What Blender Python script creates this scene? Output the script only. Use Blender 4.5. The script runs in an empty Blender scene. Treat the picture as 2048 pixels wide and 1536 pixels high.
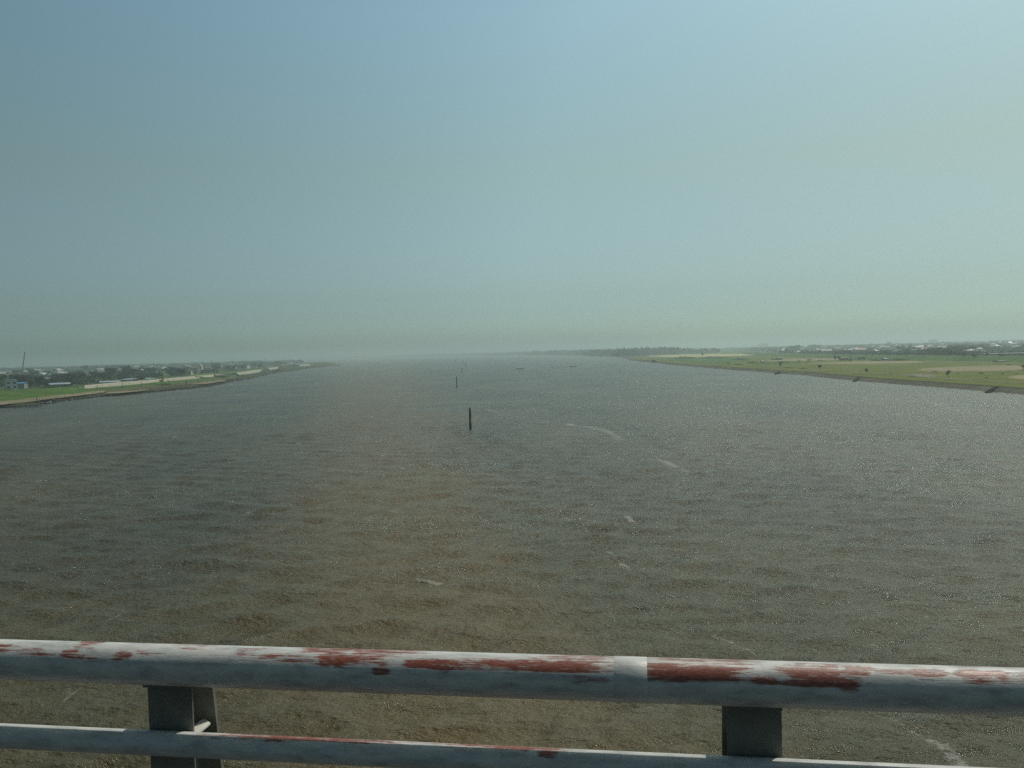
import bpy, math, random
import numpy as np
from mathutils import Vector, Matrix

random.seed(7)
rng = np.random.default_rng(11)
scene = bpy.context.scene
COL = scene.collection
R = math.radians

# ------------------------------------------------------------------ camera
CAM_H = 16.0
FPX = 1657.0                       # focal length in pixels of the 2048 px wide frame
SLOPE, HZC = 0.0268, 704.6         # slope of the horizon and its height at mid frame
ROLL = math.atan(SLOPE)
PITCH = math.atan((768 - HZC) * math.cos(ROLL) / FPX)
FWD = Vector((0, math.cos(PITCH), -math.sin(PITCH)))
UP0 = Vector((0, math.sin(PITCH), math.cos(PITCH)))
RT0 = Vector((1, 0, 0))
CUP = UP0 * math.cos(ROLL) + RT0 * math.sin(ROLL)
CRT = RT0 * math.cos(ROLL) - UP0 * math.sin(ROLL)
CPOS = Vector((0, 0, CAM_H))
cam_data = bpy.data.cameras.new('camera')
cam = bpy.data.objects.new('camera', cam_data)
COL.objects.link(cam)
m3 = Matrix((CRT, CUP, -FWD)).transposed()
cam.matrix_world = Matrix.Translation(CPOS) @ m3.to_4x4()
cam_data.sensor_width = 36
cam_data.lens = 36 * FPX / 2048
cam_data.clip_start = 0.05
cam_data.clip_end = 60000
scene.camera = cam

# ------------------------------------------------------------------ sky and sun
SUN_EL, SUN_AZ = R(55), R(48)      # azimuth measured from +Y towards +X
world = bpy.data.worlds.new('World')
scene.world = world
world.use_nodes = True
wn, wl = world.node_tree.nodes, world.node_tree.links
wn.clear()
wo = wn.new('ShaderNodeOutputWorld')
bg = wn.new('ShaderNodeBackground')
sky = wn.new('ShaderNodeTexSky')
sky.sky_type = 'NISHITA'
sky.sun_disc = False
sky.sun_elevation = SUN_EL
sky.sun_rotation = SUN_AZ
sky.altitude = 0
sky.air_density = 1.0
sky.dust_density = 2.0
sky.ozone_density = 1.5
tint = wn.new('ShaderNodeMix'); tint.data_type = 'RGBA'; tint.blend_type = 'MULTIPLY'
tint.inputs['Factor'].default_value = 1.0
wl.new(sky.outputs[0], tint.inputs['A'])
# the hazy summer sky is greyer and greener low down, bluer higher up
wtc = wn.new('ShaderNodeTexCoord'); wsep = wn.new('ShaderNodeSeparateXYZ')
wl.new(wtc.outputs['Generated'], wsep.inputs[0])
wr = wn.new('ShaderNodeValToRGB')
SKY_TINT = [(0.0, (0.68, 1.0, 1.0)), (0.029, (0.595, 0.90, 1.0)), (0.046, (0.535, 0.755, 0.85)), (0.068, (0.525, 0.685, 0.71)), (0.11, (0.575, 0.70, 0.655)), (0.21, (0.68, 0.77, 0.59)), (0.375, (0.79, 0.965, 0.785)), (0.8, (0.50, 0.58, 0.47))]
while len(wr.color_ramp.elements) < len(SKY_TINT): wr.color_ramp.elements.new(0.5)
for e, (q, cc) in zip(wr.color_ramp.elements, SKY_TINT):
    e.position = q; e.color = (*cc, 1)
wl.new(wsep.outputs['Z'], wr.inputs[0])
# and brighter towards the sun's side, dimmed unseen behind the camera to darken the rails
wdot = wn.new('ShaderNodeVectorMath'); wdot.operation = 'DOT_PRODUCT'
wl.new(wtc.outputs['Generated'], wdot.inputs[0])
wdot.inputs[1].default_value = (math.sin(SUN_AZ), math.cos(SUN_AZ), 0)
wma0 = wn.new('ShaderNodeMath'); wma0.operation = 'MULTIPLY_ADD'
wl.new(wdot.outputs['Value'], wma0.inputs[0]); wma0.inputs[1].default_value = 0.5; wma0.inputs[2].default_value = 0.5
wma = wn.new('ShaderNodeValToRGB')
AZ = [(0.0, 0.30), (0.45, 0.55), (0.585, 0.81), (0.84, 1.0), (0.98, 0.885)]
while len(wma.color_ramp.elements) < len(AZ): wma.color_ramp.elements.new(0.5)
for e, (q, v) in zip(wma.color_ramp.elements, AZ):
    e.position = q; e.color = (v, v, v, 1)
wl.new(wma0.outputs[0], wma.inputs[0])
wsc = wn.new('ShaderNodeVectorMath'); wsc.operation = 'SCALE'
wl.new(wr.outputs[0], wsc.inputs[0]); wl.new(wma.outputs[0], wsc.inputs['Scale'])
wl.new(wsc.outputs[0], tint.inputs['B'])
wl.new(tint.outputs['Result'], bg.inputs['Color'])
bg.inputs['Strength'].default_value = 0.15
wl.new(bg.outputs[0], wo.inputs[0])

sun_d = bpy.data.lights.new('sun', 'SUN')
sun_d.energy = 3.0
sun_d.angle = R(0.6)
sun_d.color = (1.0, 0.94, 0.84)
sun = bpy.data.objects.new('sun', sun_d)
COL.objects.link(sun)
sdir = Vector((math.sin(SUN_AZ) * math.cos(SUN_EL), math.cos(SUN_AZ) * math.cos(SUN_EL), math.sin(SUN_EL)))
sun.rotation_euler = sdir.to_track_quat('Z', 'Y').to_euler()
sun.location = (0, 0, 200)

scene.view_settings.view_transform = 'Standard'
scene.view_settings.look = 'None'
scene.view_settings.exposure = -0.25
scene.view_settings.gamma = 1.0
scene.view_settings.use_curve_mapping = False
scene.render.engine = 'CYCLES'
scene.cycles.volume_bounces = 1
scene.cycles.max_bounces = 6
scene.cycles.use_denoising = False
scene.cycles.sample_clamp_direct = 11
scene.cycles.sample_clamp_indirect = 4

# ------------------------------------------------------------------ helpers
def ray(px, py):
    return (FWD + CRT * ((px - 1024) / FPX) + CUP * (-(py - 768) / FPX))

def G(px, py, z=0.0):
    """the point of the level z that the photograph shows at pixel px, py (2048 x 1536)"""
    d = ray(px, py)
    t = (z - CAM_H) / min(d.z, -1e-5)
    return CPOS + d * t

def hor(px):
    return HZC - SLOPE * (px - 1024)

def tag(o, label=None, cat=None, group=None, kind=None):
    if label: o['label'] = label
    if cat: o['category'] = cat
    if group: o['group'] = group
    if kind: o['kind'] = kind
    return o

def empty(name, loc, rz=0.0, label=None, cat=None, group=None):
    o = bpy.data.objects.new(name, None)
    COL.objects.link(o)
    o.location = loc
    o.rotation_euler = (0, 0, rz)
    o.empty_display_size = 0.5
    return tag(o, label, cat, group)

def mesh_obj(name, verts, faces, mat, parent=None, smooth=False, data=None):
    if data is None:
        data = bpy.data.meshes.new(name)
        data.from_pydata([tuple(v) for v in verts], [], faces)
        if mat is not None:
            for m in (mat if isinstance(mat, (list, tuple)) else [mat]):
                data.materials.append(m)
        if smooth:
            data.polygons.foreach_set('use_smooth', [True] * len(data.polygons))
        data.update()
    o = bpy.data.objects.new(name, data)
    COL.objects.link(o)
    if parent is not None:
        o.parent = parent
    return o

class MB:
    def __init__(s):
        s.v, s.f = [], []
    def box(s, c, d, rz=0.0, taper=1.0):
        cx, cy, cz = c; dx, dy, dz = d[0] / 2, d[1] / 2, d[2] / 2
        k = len(s.v); ca, sa = math.cos(rz), math.sin(rz)
        for sz, t in ((-1, 1), (1, taper)):
            for sx, sy in ((-1, -1), (1, -1), (1, 1), (-1, 1)):
                x, y = sx * dx * t, sy * dy * t
                s.v.append((cx + x * ca - y * sa, cy + x * sa + y * ca, cz + sz * dz))
        s.f += [tuple(k + i for i in q) for q in ((3, 2, 1, 0), (4, 5, 6, 7), (0, 1, 5, 4), (1, 2, 6, 5), (2, 3, 7, 6), (3, 0, 4, 7))]
        return s
    def tube(s, a, b, r0, r1=None, n=8, caps=True):
        r1 = r0 if r1 is None else r1
        a, b = Vector(a), Vector(b); w = (b - a).normalized()
        u = w.orthogonal().normalized(); v = w.cross(u)
        k = len(s.v)
        for p, r in ((a, r0), (b, r1)):
            for i in range(n):
                t = 2 * math.pi * i / n
                s.v.append(tuple(p + u * (r * math.cos(t)) + v * (r * math.sin(t))))
        for i in range(n):
            j = (i + 1) % n
            s.f.append((k + i, k + j, k + n + j, k + n + i))
        if caps:
            s.f.append(tuple(k + i for i in reversed(range(n))))
            s.f.append(tuple(k + n + i for i in range(n)))
        return s
    def poly(s, vs, fs):
        k = len(s.v)
        s.v += [tuple(p) for p in vs]; s.f += [tuple(k + i for i in q) for q in fs]
        return s
    def build(s, name, mat, parent=None, smooth=False):
        return mesh_obj(name, s.v, s.f, mat, parent, smooth)

def copy_tree(o, parent=None):
    c = o.copy(); COL.objects.link(c)
    c.parent = parent
    for ch in list(o.children):
        copy_tree(ch, c)
    return c

# ------------------------------------------------------------------ materials
def new_mat(name):
    m = bpy.data.materials.new(name); m.use_nodes = True
    nt = m.node_tree
    return m, nt.nodes, nt.links, nt.nodes['Principled BSDF']

def noise(n, l, scale, detail=4, rough=0.55, coord=None, vec_scale=None, w=None):
    tx = n.new('ShaderNodeTexNoise')
    tx.inputs['Scale'].default_value = scale
    tx.inputs['Detail'].default_value = detail
    tx.inputs['Roughness'].default_value = rough
    if coord is None:
        tc = n.new('ShaderNodeTexCoord'); coord = tc.outputs['Object']
    if vec_scale:
        mp = n.new('ShaderNodeMapping'); mp.inputs['Scale'].default_value = vec_scale
        l.new(coord, mp.inputs['Vector']); coord = mp.outputs[0]
    l.new(coord, tx.inputs['Vector'])
    return tx

def ramp(n, l, src, stops):
    r = n.new('ShaderNodeValToRGB')
    while len(r.color_ramp.elements) < len(stops):
        r.color_ramp.elements.new(0.5)
    for e, (p, c) in zip(r.color_ramp.elements, stops):
        e.position = p
        e.color = c if len(c) == 4 else (*c, 1)
    l.new(src, r.inputs[0])
    return r

def mixc(n, l, fac, a, b, mode='MIX'):
    m = n.new('ShaderNodeMix'); m.data_type = 'RGBA'; m.blend_type = mode
    for s, v in (('Factor', fac), ('A', a), ('B', b)):
        if isinstance(v, (int, float)): m.inputs[s].default_value = v
        elif isinstance(v, tuple): m.inputs[s].default_value = (*v[:3], 1)
        else: l.new(v, m.inputs[s])
    return m.outputs['Result']

def math_n(n, l, op, a, b=None, clamp=False):
    m = n.new('ShaderNodeMath'); m.operation = op; m.use_clamp = clamp
    for i, v in enumerate((a, b)):
        if v is None: continue
        if isinstance(v, (int, float)): m.inputs[i].default_value = v
        else: l.new(v, m.inputs[i])
    return m.outputs[0]

_mats = {}
def flat_mat(name, col, rough=0.8, var=0.25, scale=0.4, metallic=0.0, spec=0.5):
    """a surface of one base colour, mottled by world-space noise"""
    if name in _mats: return _mats[name]
    m, n, l, b = new_mat(name)
    tx = noise(n, l, scale, 5)
    lo = tuple(max(0, c * (1 - var)) for c in col); hi = tuple(min(1, c * (1 + var)) for c in col)
    r = ramp(n, l, tx.outputs[0], [(0.3, lo), (0.7, hi)])
    l.new(r.outputs[0], b.inputs['Base Color'])
    b.inputs['Roughness'].default_value = rough
    b.inputs['Metallic'].default_value = metallic
    b.inputs['Specular IOR Level'].default_value = spec
    _mats[name] = m
    return m

def grass_mat(name, a, b_, c, scale=0.05, stretch=(1, 1, 1)):
    if name in _mats: return _mats[name]
    m, n, l, b = new_mat(name)
    t1 = noise(n, l, scale, 6, 0.6, vec_scale=stretch)
    t2 = noise(n, l, scale * 9, 4, 0.6, vec_scale=stretch)
    mx = math_n(n, l, 'ADD', math_n(n, l, 'MULTIPLY', t1.outputs[0], 0.62), math_n(n, l, 'MULTIPLY', t2.outputs[0], 0.38))
    r = ramp(n, l, mx, [(0.36, a), (0.5, b_), (0.64, c)])
    l.new(r.outputs[0], b.inputs['Base Color'])
    b.inputs['Roughness'].default_value = 0.95
    b.inputs['Specular IOR Level'].default_value = 0.1
    _mats[name] = m
    return m
# ------------------------------------------------------------------ river
def water_material():
    m, n, l, b = new_mat('muddy_water')
    geo = n.new('ShaderNodeNewGeometry')
    pos = geo.outputs['Position']
    # brown window-glass reflection painted into the water colour, as a long ragged band
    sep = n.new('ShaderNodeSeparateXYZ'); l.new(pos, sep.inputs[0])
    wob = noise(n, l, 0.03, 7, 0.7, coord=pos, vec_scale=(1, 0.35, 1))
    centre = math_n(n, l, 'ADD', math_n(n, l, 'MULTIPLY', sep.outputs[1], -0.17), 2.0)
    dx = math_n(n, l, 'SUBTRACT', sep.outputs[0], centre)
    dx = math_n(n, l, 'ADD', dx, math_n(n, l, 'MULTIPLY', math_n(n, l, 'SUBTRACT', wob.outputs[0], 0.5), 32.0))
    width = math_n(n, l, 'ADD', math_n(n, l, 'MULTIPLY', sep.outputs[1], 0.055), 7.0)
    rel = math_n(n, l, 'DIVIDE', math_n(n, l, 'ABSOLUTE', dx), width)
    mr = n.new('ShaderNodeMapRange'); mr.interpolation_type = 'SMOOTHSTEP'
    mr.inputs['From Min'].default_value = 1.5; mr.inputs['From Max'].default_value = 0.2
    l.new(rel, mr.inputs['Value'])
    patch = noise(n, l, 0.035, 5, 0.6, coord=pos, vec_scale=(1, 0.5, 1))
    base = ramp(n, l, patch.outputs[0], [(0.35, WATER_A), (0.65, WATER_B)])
    col = mixc(n, l, math_n(n, l, 'MULTIPLY', mr.outputs[0], 0.85), base.outputs[0], WATER_REFLECTION)
    # foam
    at = n.new('ShaderNodeAttribute'); at.attribute_name = 'foam'
    fn = noise(n, l, 3.5, 8, 0.85, coord=pos)
    fn2 = noise(n, l, 0.35, 3, 0.6, coord=pos)
    lim = math_n(n, l, 'ADD', math_n(n, l, 'MULTIPLY', fn.outputs[0], 2.6), math_n(n, l, 'SUBTRACT', math_n(n, l, 'MULTIPLY', fn2.outputs[0], 1.8), 1.55))
    fm = math_n(n, l, 'MULTIPLY', math_n(n, l, 'SUBTRACT', math_n(n, l, 'ADD', at.outputs['Fac'], 0.0), lim), 3.0, clamp=True)
    fm = math_n(n, l, 'MULTIPLY', fm, 0.46)
    col = mixc(n, l, fm, col, (0.5, 0.52, 0.48))
    l.new(col, b.inputs['Base Color'])
    # wind-roughened skin, smoother in small slicks that catch the sun
    gl = noise(n, l, 0.9, 3, 0.5, coord=pos, vec_scale=(0.5, 1.5, 1))
    gp = noise(n, l, 0.06, 3, 0.6, coord=pos, vec_scale=(0.5, 1.2, 1))
    gs = math_n(n, l, 'ADD', math_n(n, l, 'MULTIPLY', gl.outputs[0], 0.6), math_n(n, l, 'MULTIPLY', gp.outputs[0], 0.4))
    rr = ramp(n, l, gs, [(0.38, (0.12,) * 3), (0.46, (0.33,) * 3)])
    rgh = math_n(n, l, 'ADD', rr.outputs[0], math_n(n, l, 'MULTIPLY', fm, 0.5))
    l.new(rgh, b.inputs['Roughness'])
    b.inputs['IOR'].default_value = 1.44
    b.inputs['Specular Tint'].default_value = (1.0, 0.97, 0.77, 1)
    # ripples too small for the mesh
    w1 = noise(n, l, 0.55, 6, 0.62, coord=pos, vec_scale=(0.8, 1.7, 1))
    w2 = noise(n, l, 2.6, 5, 0.65, coord=pos, vec_scale=(0.7, 1.3, 1))
    w3 = noise(n, l, 0.09, 4, 0.6, coord=pos, vec_scale=(0.45, 1.2, 1))
    h = math_n(n, l, 'ADD', math_n(n, l, 'MULTIPLY', w1.outputs[0], 0.55), math_n(n, l, 'MULTIPLY', w2.outputs[0], 0.30))
    h = math_n(n, l, 'ADD', h, math_n(n, l, 'MULTIPLY', w3.outputs[0], 0.35))
    bp = n.new('ShaderNodeBump')
    bp.inputs['Strength'].default_value = 1.0
    bp.inputs['Distance'].default_value = BUMP_D
    l.new(h, bp.inputs['Height'])
    l.new(bp.outputs[0], b.inputs['Normal'])
    return m
WATER_A = (0.038, 0.035, 0.016)
WATER_B = (0.084, 0.073, 0.034)
WATER_REFLECTION = (0.118, 0.085, 0.034)  # brown of the painted window-glass reflection
BUMP_D = 0.8

NR, NC = 760, 900
Y0, Y1, TK = 17.0, 2600.0, 0.86
ys = Y0 * (Y1 / Y0) ** (np.linspace(0, 1, NR))
ts = np.linspace(-TK, TK, NC)
YY, TT = np.meshgrid(ys, ts, indexing='ij')
XX = YY * TT
sp = YY * (math.log(Y1 / Y0) / NR)                 # row spacing, the coarser of the two
ZZ = np.zeros_like(XX)
wind = R(-68)                                       # waves run mostly towards the camera
for i in range(80):
    lam = 0.6 * (7.0 / 0.6) ** rng.random()
    a = wind + rng.normal(0, 0.5)
    amp = 0.0102 * lam ** 0.8
    k = 2 * math.pi / lam
    ph = (XX * math.cos(a) + YY * math.sin(a)) * k + rng.random() * 6.28
    fade = np.clip((lam / sp - 2.2) / 2.5, 0, 1)
    gust = 0.75 + 0.5 * np.sin(XX * 0.021 * (1 + i % 3) + i) * np.sin(YY * 0.017 * (1 + i % 4) + 2 * i)
    ZZ += amp * fade * gust * (0.75 * np.cos(ph) + 0.22 * np.cos(2 * ph))
edge = np.minimum(np.clip((np.arange(NR)[:, None]) / 6, 0, 1), 1) * np.clip((NR - 1 - np.arange(NR)[:, None]) / 30, 0, 1)
edge = edge * np.clip(np.arange(NC)[None, :] / 10, 0, 1) * np.clip((NC - 1 - np.arange(NC)[None, :]) / 10, 0, 1)
ZZ *= edge
# foam streaks, laid where they float on the river
FOAM = [  # (pixel polyline on the water, half width in metres, strength)
    ([(965, 815), (1000, 828), (1060, 838), (1110, 846)], 1.6, 0.62),
    ([(1110, 846), (1165, 852), (1200, 857), (1222, 866), (1247, 881)], 1.5, 0.85),
    ([(1318, 918), (1343, 930), (1372, 941)], 0.9, 0.85), ([(1095, 955), (1135, 950)], 0.7, 0.7),
    ([(1236, 1026), (1262, 1040), (1302, 1046), (1350, 1054)], 0.45, 0.8),
    ([(1120, 1030), (1165, 1047)], 0.5, 0.65), ([(1212, 1104), (1240, 1121), (1262, 1139)], 0.35, 0.75),
    ([(1428, 1268), (1470, 1290), (1510, 1308), (1560, 1326)], 0.22, 0.85),
    ([(1735, 1420), (1762, 1433), (1800, 1447), (1832, 1462), (1862, 1482)], 0.20, 0.9),
    ([(1868, 1482), (1890, 1498), (1910, 1520), (1925, 1540), (1940, 1570)], 0.5, 1.0),
    ([(204, 1252), (226, 1238), (252, 1226)], 0.3, 0.75), ([(128, 1400), (150, 1382), (172, 1366)], 0.2, 0.85),
    ([(475, 1032), (522, 1015)], 0.5, 0.6), ([(835, 1158), (858, 1160), (882, 1166)], 0.4, 0.8),
    ([(1340, 1130), (1372, 1150)], 0.4, 0.6), ([(585, 1158), (600, 1160)], 0.3, 0.7),
    ([(262, 1160), (290, 1150), (310, 1155)], 0.3, 0.5), ([(755, 905), (770, 915)], 1.0, 0.65),
    ([(1640, 1080), (1700, 1082)], 0.4, 0.6), ([(348, 874), (372, 875)], 0.8, 0.9),
    ([(1480, 1122), (1520, 1122)], 0.35, 0.8), ([(970, 1190), (1010, 1200)], 0.3, 0.7),
]
for _ in range(46):                                 # small broken whitecaps, mostly towards the sun's side
    x0 = 2048 - 1500 * rng.random() ** 1.5; y0 = 800 + 520 * rng.random()
    ln = rng.uniform(8, 34) * (0.5 + (y0 - 700) / 600)
    FOAM.append(([(x0, y0), (x0 + ln * 0.5, y0 + rng.uniform(-.05, .12) * ln), (x0 + ln, y0 + rng.uniform(-.08, .25) * ln)], rng.uniform(.10, .24), rng.uniform(.45, .8)))
foam = np.zeros_like(XX)
for pl, hw, s in FOAM:
    pts = [G(x, y) for x, y in pl]
    d2 = np.full(XX.shape, 1e9)
    for p, q in zip(pts[:-1], pts[1:]):
        ax, ay, bx, by = p.x, p.y, q.x, q.y
        L2 = (bx - ax) ** 2 + (by - ay) ** 2
        t = np.clip(((XX - ax) * (bx - ax) + (YY - ay) * (by - ay)) / L2, 0, 1)
        d2 = np.minimum(d2, (XX - ax - t * (bx - ax)) ** 2 + (YY - ay - t * (by - ay)) ** 2)
    # no streak thinner than the mesh can hold
    w_ = np.maximum(hw, 0.5 * sp)
    foam = np.maximum(foam, s * np.exp(-d2 / (w_ ** 2)))
vw = np.stack([XX, YY, ZZ], -1).reshape(-1, 3)
idx = np.arange(NR * NC).reshape(NR, NC)
qf = np.stack([idx[:-1, :-1], idx[:-1, 1:], idx[1:, 1:], idx[1:, :-1]], -1).reshape(-1, 4)
BIG = 15000.0
c = [(-BIG, -400, 0), (BIG, -400, 0), (BIG, Y0, 0), (BIG, BIG, 0), (-BIG, BIG, 0), (-BIG, Y0, 0)]
nb = len(vw)
vw = np.concatenate([vw, np.array(c, float)])
c00, c01, c10, c11 = idx[0, 0], idx[0, -1], idx[-1, 0], idx[-1, -1]
extra = [(nb, nb + 1, nb + 2, c01), (nb, c01, c00, nb + 5), (c01, nb + 2, nb + 3, c11), (nb + 5, c00, c10, nb + 4), (c10, c11, nb + 3, nb + 4)]
allq = np.concatenate([qf, np.array(extra)])
me = bpy.data.meshes.new('river')
me.vertices.add(len(vw)); me.vertices.foreach_set('co', vw.ravel())
me.loops.add(len(allq) * 4); me.loops.foreach_set('vertex_index', allq.ravel().astype(np.int32))
me.polygons.add(len(allq))
me.polygons.foreach_set('loop_start', np.arange(0, len(allq) * 4, 4, dtype=np.int32))
me.polygons.foreach_set('use_smooth', np.ones(len(allq), bool))
me.update(calc_edges=True)
fa = me.attributes.new('foam', 'FLOAT', 'POINT')
fa.data.foreach_set('value', np.concatenate([foam.ravel(), np.zeros(len(c))]))
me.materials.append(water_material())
river = bpy.data.objects.new('river', me); COL.objects.link(river)
tag(river, kind='structure', label='broad brown river ruffled by wind, with thin streaks of foam')
# ------------------------------------------------------------------ bridge rail and deck
D_TOP, D_LOW = 1.08, 1.350          # the rails' centres below the camera
RAD_T, RAD_L = 0.071, 0.042
PL = G(0, 1318.6, CAM_H - D_TOP); PR = G(2048, 1384.0, CAM_H - D_TOP)
UR = (PR - PL); UR.z = 0; UR.normalize()
NRM = Vector((UR.y, -UR.x, 0))       # towards the camera
RAIL_RZ = math.atan2(UR.y, UR.x)
RO = PL.copy()                        # rail origin, local x runs along the rail, local y away from the camera
def rail_u(px, py):
    """distance along the rail where the pixel column meets the top pipe"""
    d = ray(px, py)
    # nearest point of the rail axis to the ray
    w0 = RO - CPOS
    a, b_, c_ = UR.dot(UR), UR.dot(d), d.dot(d)
    dd, e = UR.dot(w0), d.dot(w0)
    return (b_ * e - c_ * dd) / (a * c_ - b_ * b_)

WEAR = [  # red primer showing: x0, x1 (pixels), v0, v1 (share of the pipe's visible height), strength
    (-40, 31, .14, .28, .9), (38, 116, .22, .34, .75), (164, 195, .0, .13, .9), (147, 166, .22, .38, .9), (172, 185, .32, .42, .8),
    (198, 212, .34, .42, .8), (250, 275, .22, .36, 1), (275, 325, .20, .26, .7), (308, 340, .38, .43, .4), (342, 424, .0, .08, .6),
    (478, 535, .04, .11, .75), (455, 700, .20, .31, .75), (500, 620, .15, .2, .6), (610, 705, .0, .12, .9), (650, 705, .18, .36, 1),
    (700, 838, .0, .10, .9), (700, 782, .10, .31, .85), (764, 780, .36, .52, .95), (826, 848, .22, .38, .8), (852, 948, .18, .36, 1),
    (942, 1214, .15, .35, 1.1), (1100, 1283, .0, .07, .8), (1141, 1211, .42, .62, .6), (890, 905, .35, .45, .7), (1060, 1110, .08, .14, .5),
    (1300, 1470, .15, .42, 1.2), (1288, 1505, .0, .06, .8), (1318, 1335, .38, .5, .7), (1480, 1500, .12, .17, .5), (1508, 1541, .36, .48, 1.1),
    (1565, 1680, .11, .36, 1.15), (1567, 1700, .38, .50, .9), (1676, 1700, .42, .56, 1), (1600, 1650, .03, .07, .6), (1650, 1672, .06, .16, .8),
    (1692, 1732, .08, .28, 1.1), (1730, 1828, .12, .19, .8), (1828, 1878, .08, .26, .9), (1912, 2000, .10, .29, 1), (2030, 2100, .12, .26, .9),
    (1900, 2048, .0, .03, .6),
]
LOWWEAR = [(440, 760, .0, .10, 1), (540, 565, .08, .18, 1), (900, 1130, .0, .08, 1), (1085, 1110, .1, .3, .9), (700, 780, .0, .06, .8), (1140, 1150, .3, .5, .6)]

def rail_paint(name, attr):
    m, n, l, b = new_mat(name)
    tc = n.new('ShaderNodeTexCoord'); co = tc.outputs['Object']
    at = n.new('ShaderNodeAttribute'); at.attribute_name = attr
    st = noise(n, l, 1.0, 6, 0.7, coord=co, vec_scale=(3.5, 110, 110))
    bl = noise(n, l, 1.0, 6, 0.7, coord=co, vec_scale=(16, 60, 60))
    lim = math_n(n, l, 'ADD', math_n(n, l, 'MULTIPLY', st.outputs[0], 1.15), math_n(n, l, 'SUBTRACT', math_n(n, l, 'MULTIPLY', bl.outputs[0], 0.85), 0.5))
    red = math_n(n, l, 'MULTIPLY', math_n(n, l, 'SUBTRACT', at.outputs['Fac'], lim), 5.0, clamp=True)
    dirt = noise(n, l, 1.0, 6, 0.65, coord=co, vec_scale=(9, 30, 30))
    paint = ramp(n, l, dirt.outputs[0], [(0.30, (0.34, 0.35, 0.34)), (0.52, (0.55, 0.56, 0.54)), (0.72, (0.66, 0.66, 0.61))])
    fine = noise(n, l, 1.0, 5, 0.7, coord=co, vec_scale=(60, 140, 140))
    redc = ramp(n, l, fine.outputs[0], [(0.3, (0.15, 0.040, 0.026)), (0.7, (0.34, 0.115, 0.078))])
    streak = math_n(n, l, 'MULTIPLY', math_n(n, l, 'SUBTRACT', st.outputs[0], 0.60), 5.0, clamp=True)
    c1 = mixc(n, l, math_n(n, l, 'MULTIPLY', streak, 0.45), paint.outputs[0], (0.45, 0.30, 0.27))
    c2 = mixc(n, l, red, c1, redc.outputs[0])
    l.new(c2, b.inputs['Base Color'])
    b.inputs['Roughness'].default_value = 0.42
    bp = n.new('ShaderNodeBump'); bp.inputs['Strength'].default_value = 0.25; bp.inputs['Distance'].default_value = 0.004
    l.new(math_n(n, l, 'SUBTRACT', fine.outputs[0], red), bp.inputs['Height'])
    l.new(bp.outputs[0], b.inputs['Normal'])
    return m

def pipe(name, z, rad, wear, parent, mat, u0, u1, nu, na=48, y=0.0):
    us = np.linspace(u0, u1, nu)
    th = np.linspace(0, 2 * math.pi, na, endpoint=False)     # 0 = top, growing towards the camera
    U, T = np.meshgrid(us, th, indexing='ij')
    v = np.stack([U, y - rad * np.sin(T), z + rad * np.cos(T)], -1)
    W = np.full(U.shape, 0.22)
    vis0 = R(-19)                                              # angle of the upper outline as the camera sees it
    for x0, x1, v0, v1, s in wear:
        ua, ub = rail_u(x0, 1330 + 0.03 * x0), rail_u(x1, 1330 + 0.03 * x1)
        a0 = math.acos(1 - 2 * v0) + vis0; a1 = math.acos(1 - 2 * v1) + vis0
        if v0 <= 0: a0 = vis0 - 0.5
        uc, hu = (ua + ub) / 2, (ub - ua) / 2
        tc_, ht = (a0 + a1) / 2, (a1 - a0) / 2 + 0.05
        TD = (T - tc_ + math.pi) % (2 * math.pi) - math.pi
        q = ((np.abs(U - uc) / (hu + 0.015)) ** 4 + (np.abs(TD) / (ht + 0.03)) ** 4) ** 0.25
        W = np.maximum(W, 0.28 + 0.46 * s * np.clip((1.6 - q) / 0.95, 0, 1))
    # the stretches out of the picture are worn alike
    W = np.where((U < -0.15) | (U > rail_u(2100, 1390)), 0.36 + 0.25 * np.sin(U * 3) * np.cos(T - 0.6), W)
    me = bpy.data.meshes.new(name)
    idx = np.arange(nu * na).reshape(nu, na)
    nx = np.roll(idx, -1, axis=1)
    q = np.stack([idx[:-1], idx[1:], nx[1:], nx[:-1]], -1).reshape(-1, 4)
    me.from_pydata(v.reshape(-1, 3).tolist(), [], q.tolist() + [idx[0].tolist(), idx[-1][::-1].tolist()])
    me.polygons.foreach_set('use_smooth', [True] * len(q) + [False, False])
    at = me.attributes.new('wear', 'FLOAT', 'POINT'); at.data.foreach_set('value', W.ravel())
    me.materials.append(mat); me.update()
    o = bpy.data.objects.new(name, me); COL.objects.link(o); o.parent = parent
    return o

DECK_Z = CAM_H - 2.25
rail = empty('guard_rail', (RO.x, RO.y, DECK_Z + 0.25), RAIL_RZ,
             'bridge guard rail of two white pipes worn to red primer on grey posts', 'guard rail')
paint_m = rail_paint('worn_rail_paint', 'wear')
zt = (CAM_H - D_TOP) - (DECK_Z + 0.25)
zl = (CAM_H - D_LOW) - (DECK_Z + 0.25)
U0, U1 = -6.0, 9.5
LOW_Y = -0.034                       # the lower pipe runs in front of the posts
tr = pipe('top_rail', zt, RAD_T, WEAR, rail, paint_m, U0, U1, 1500)
tr['label'] = 'thick white top pipe with long scrapes of red primer'
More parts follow.
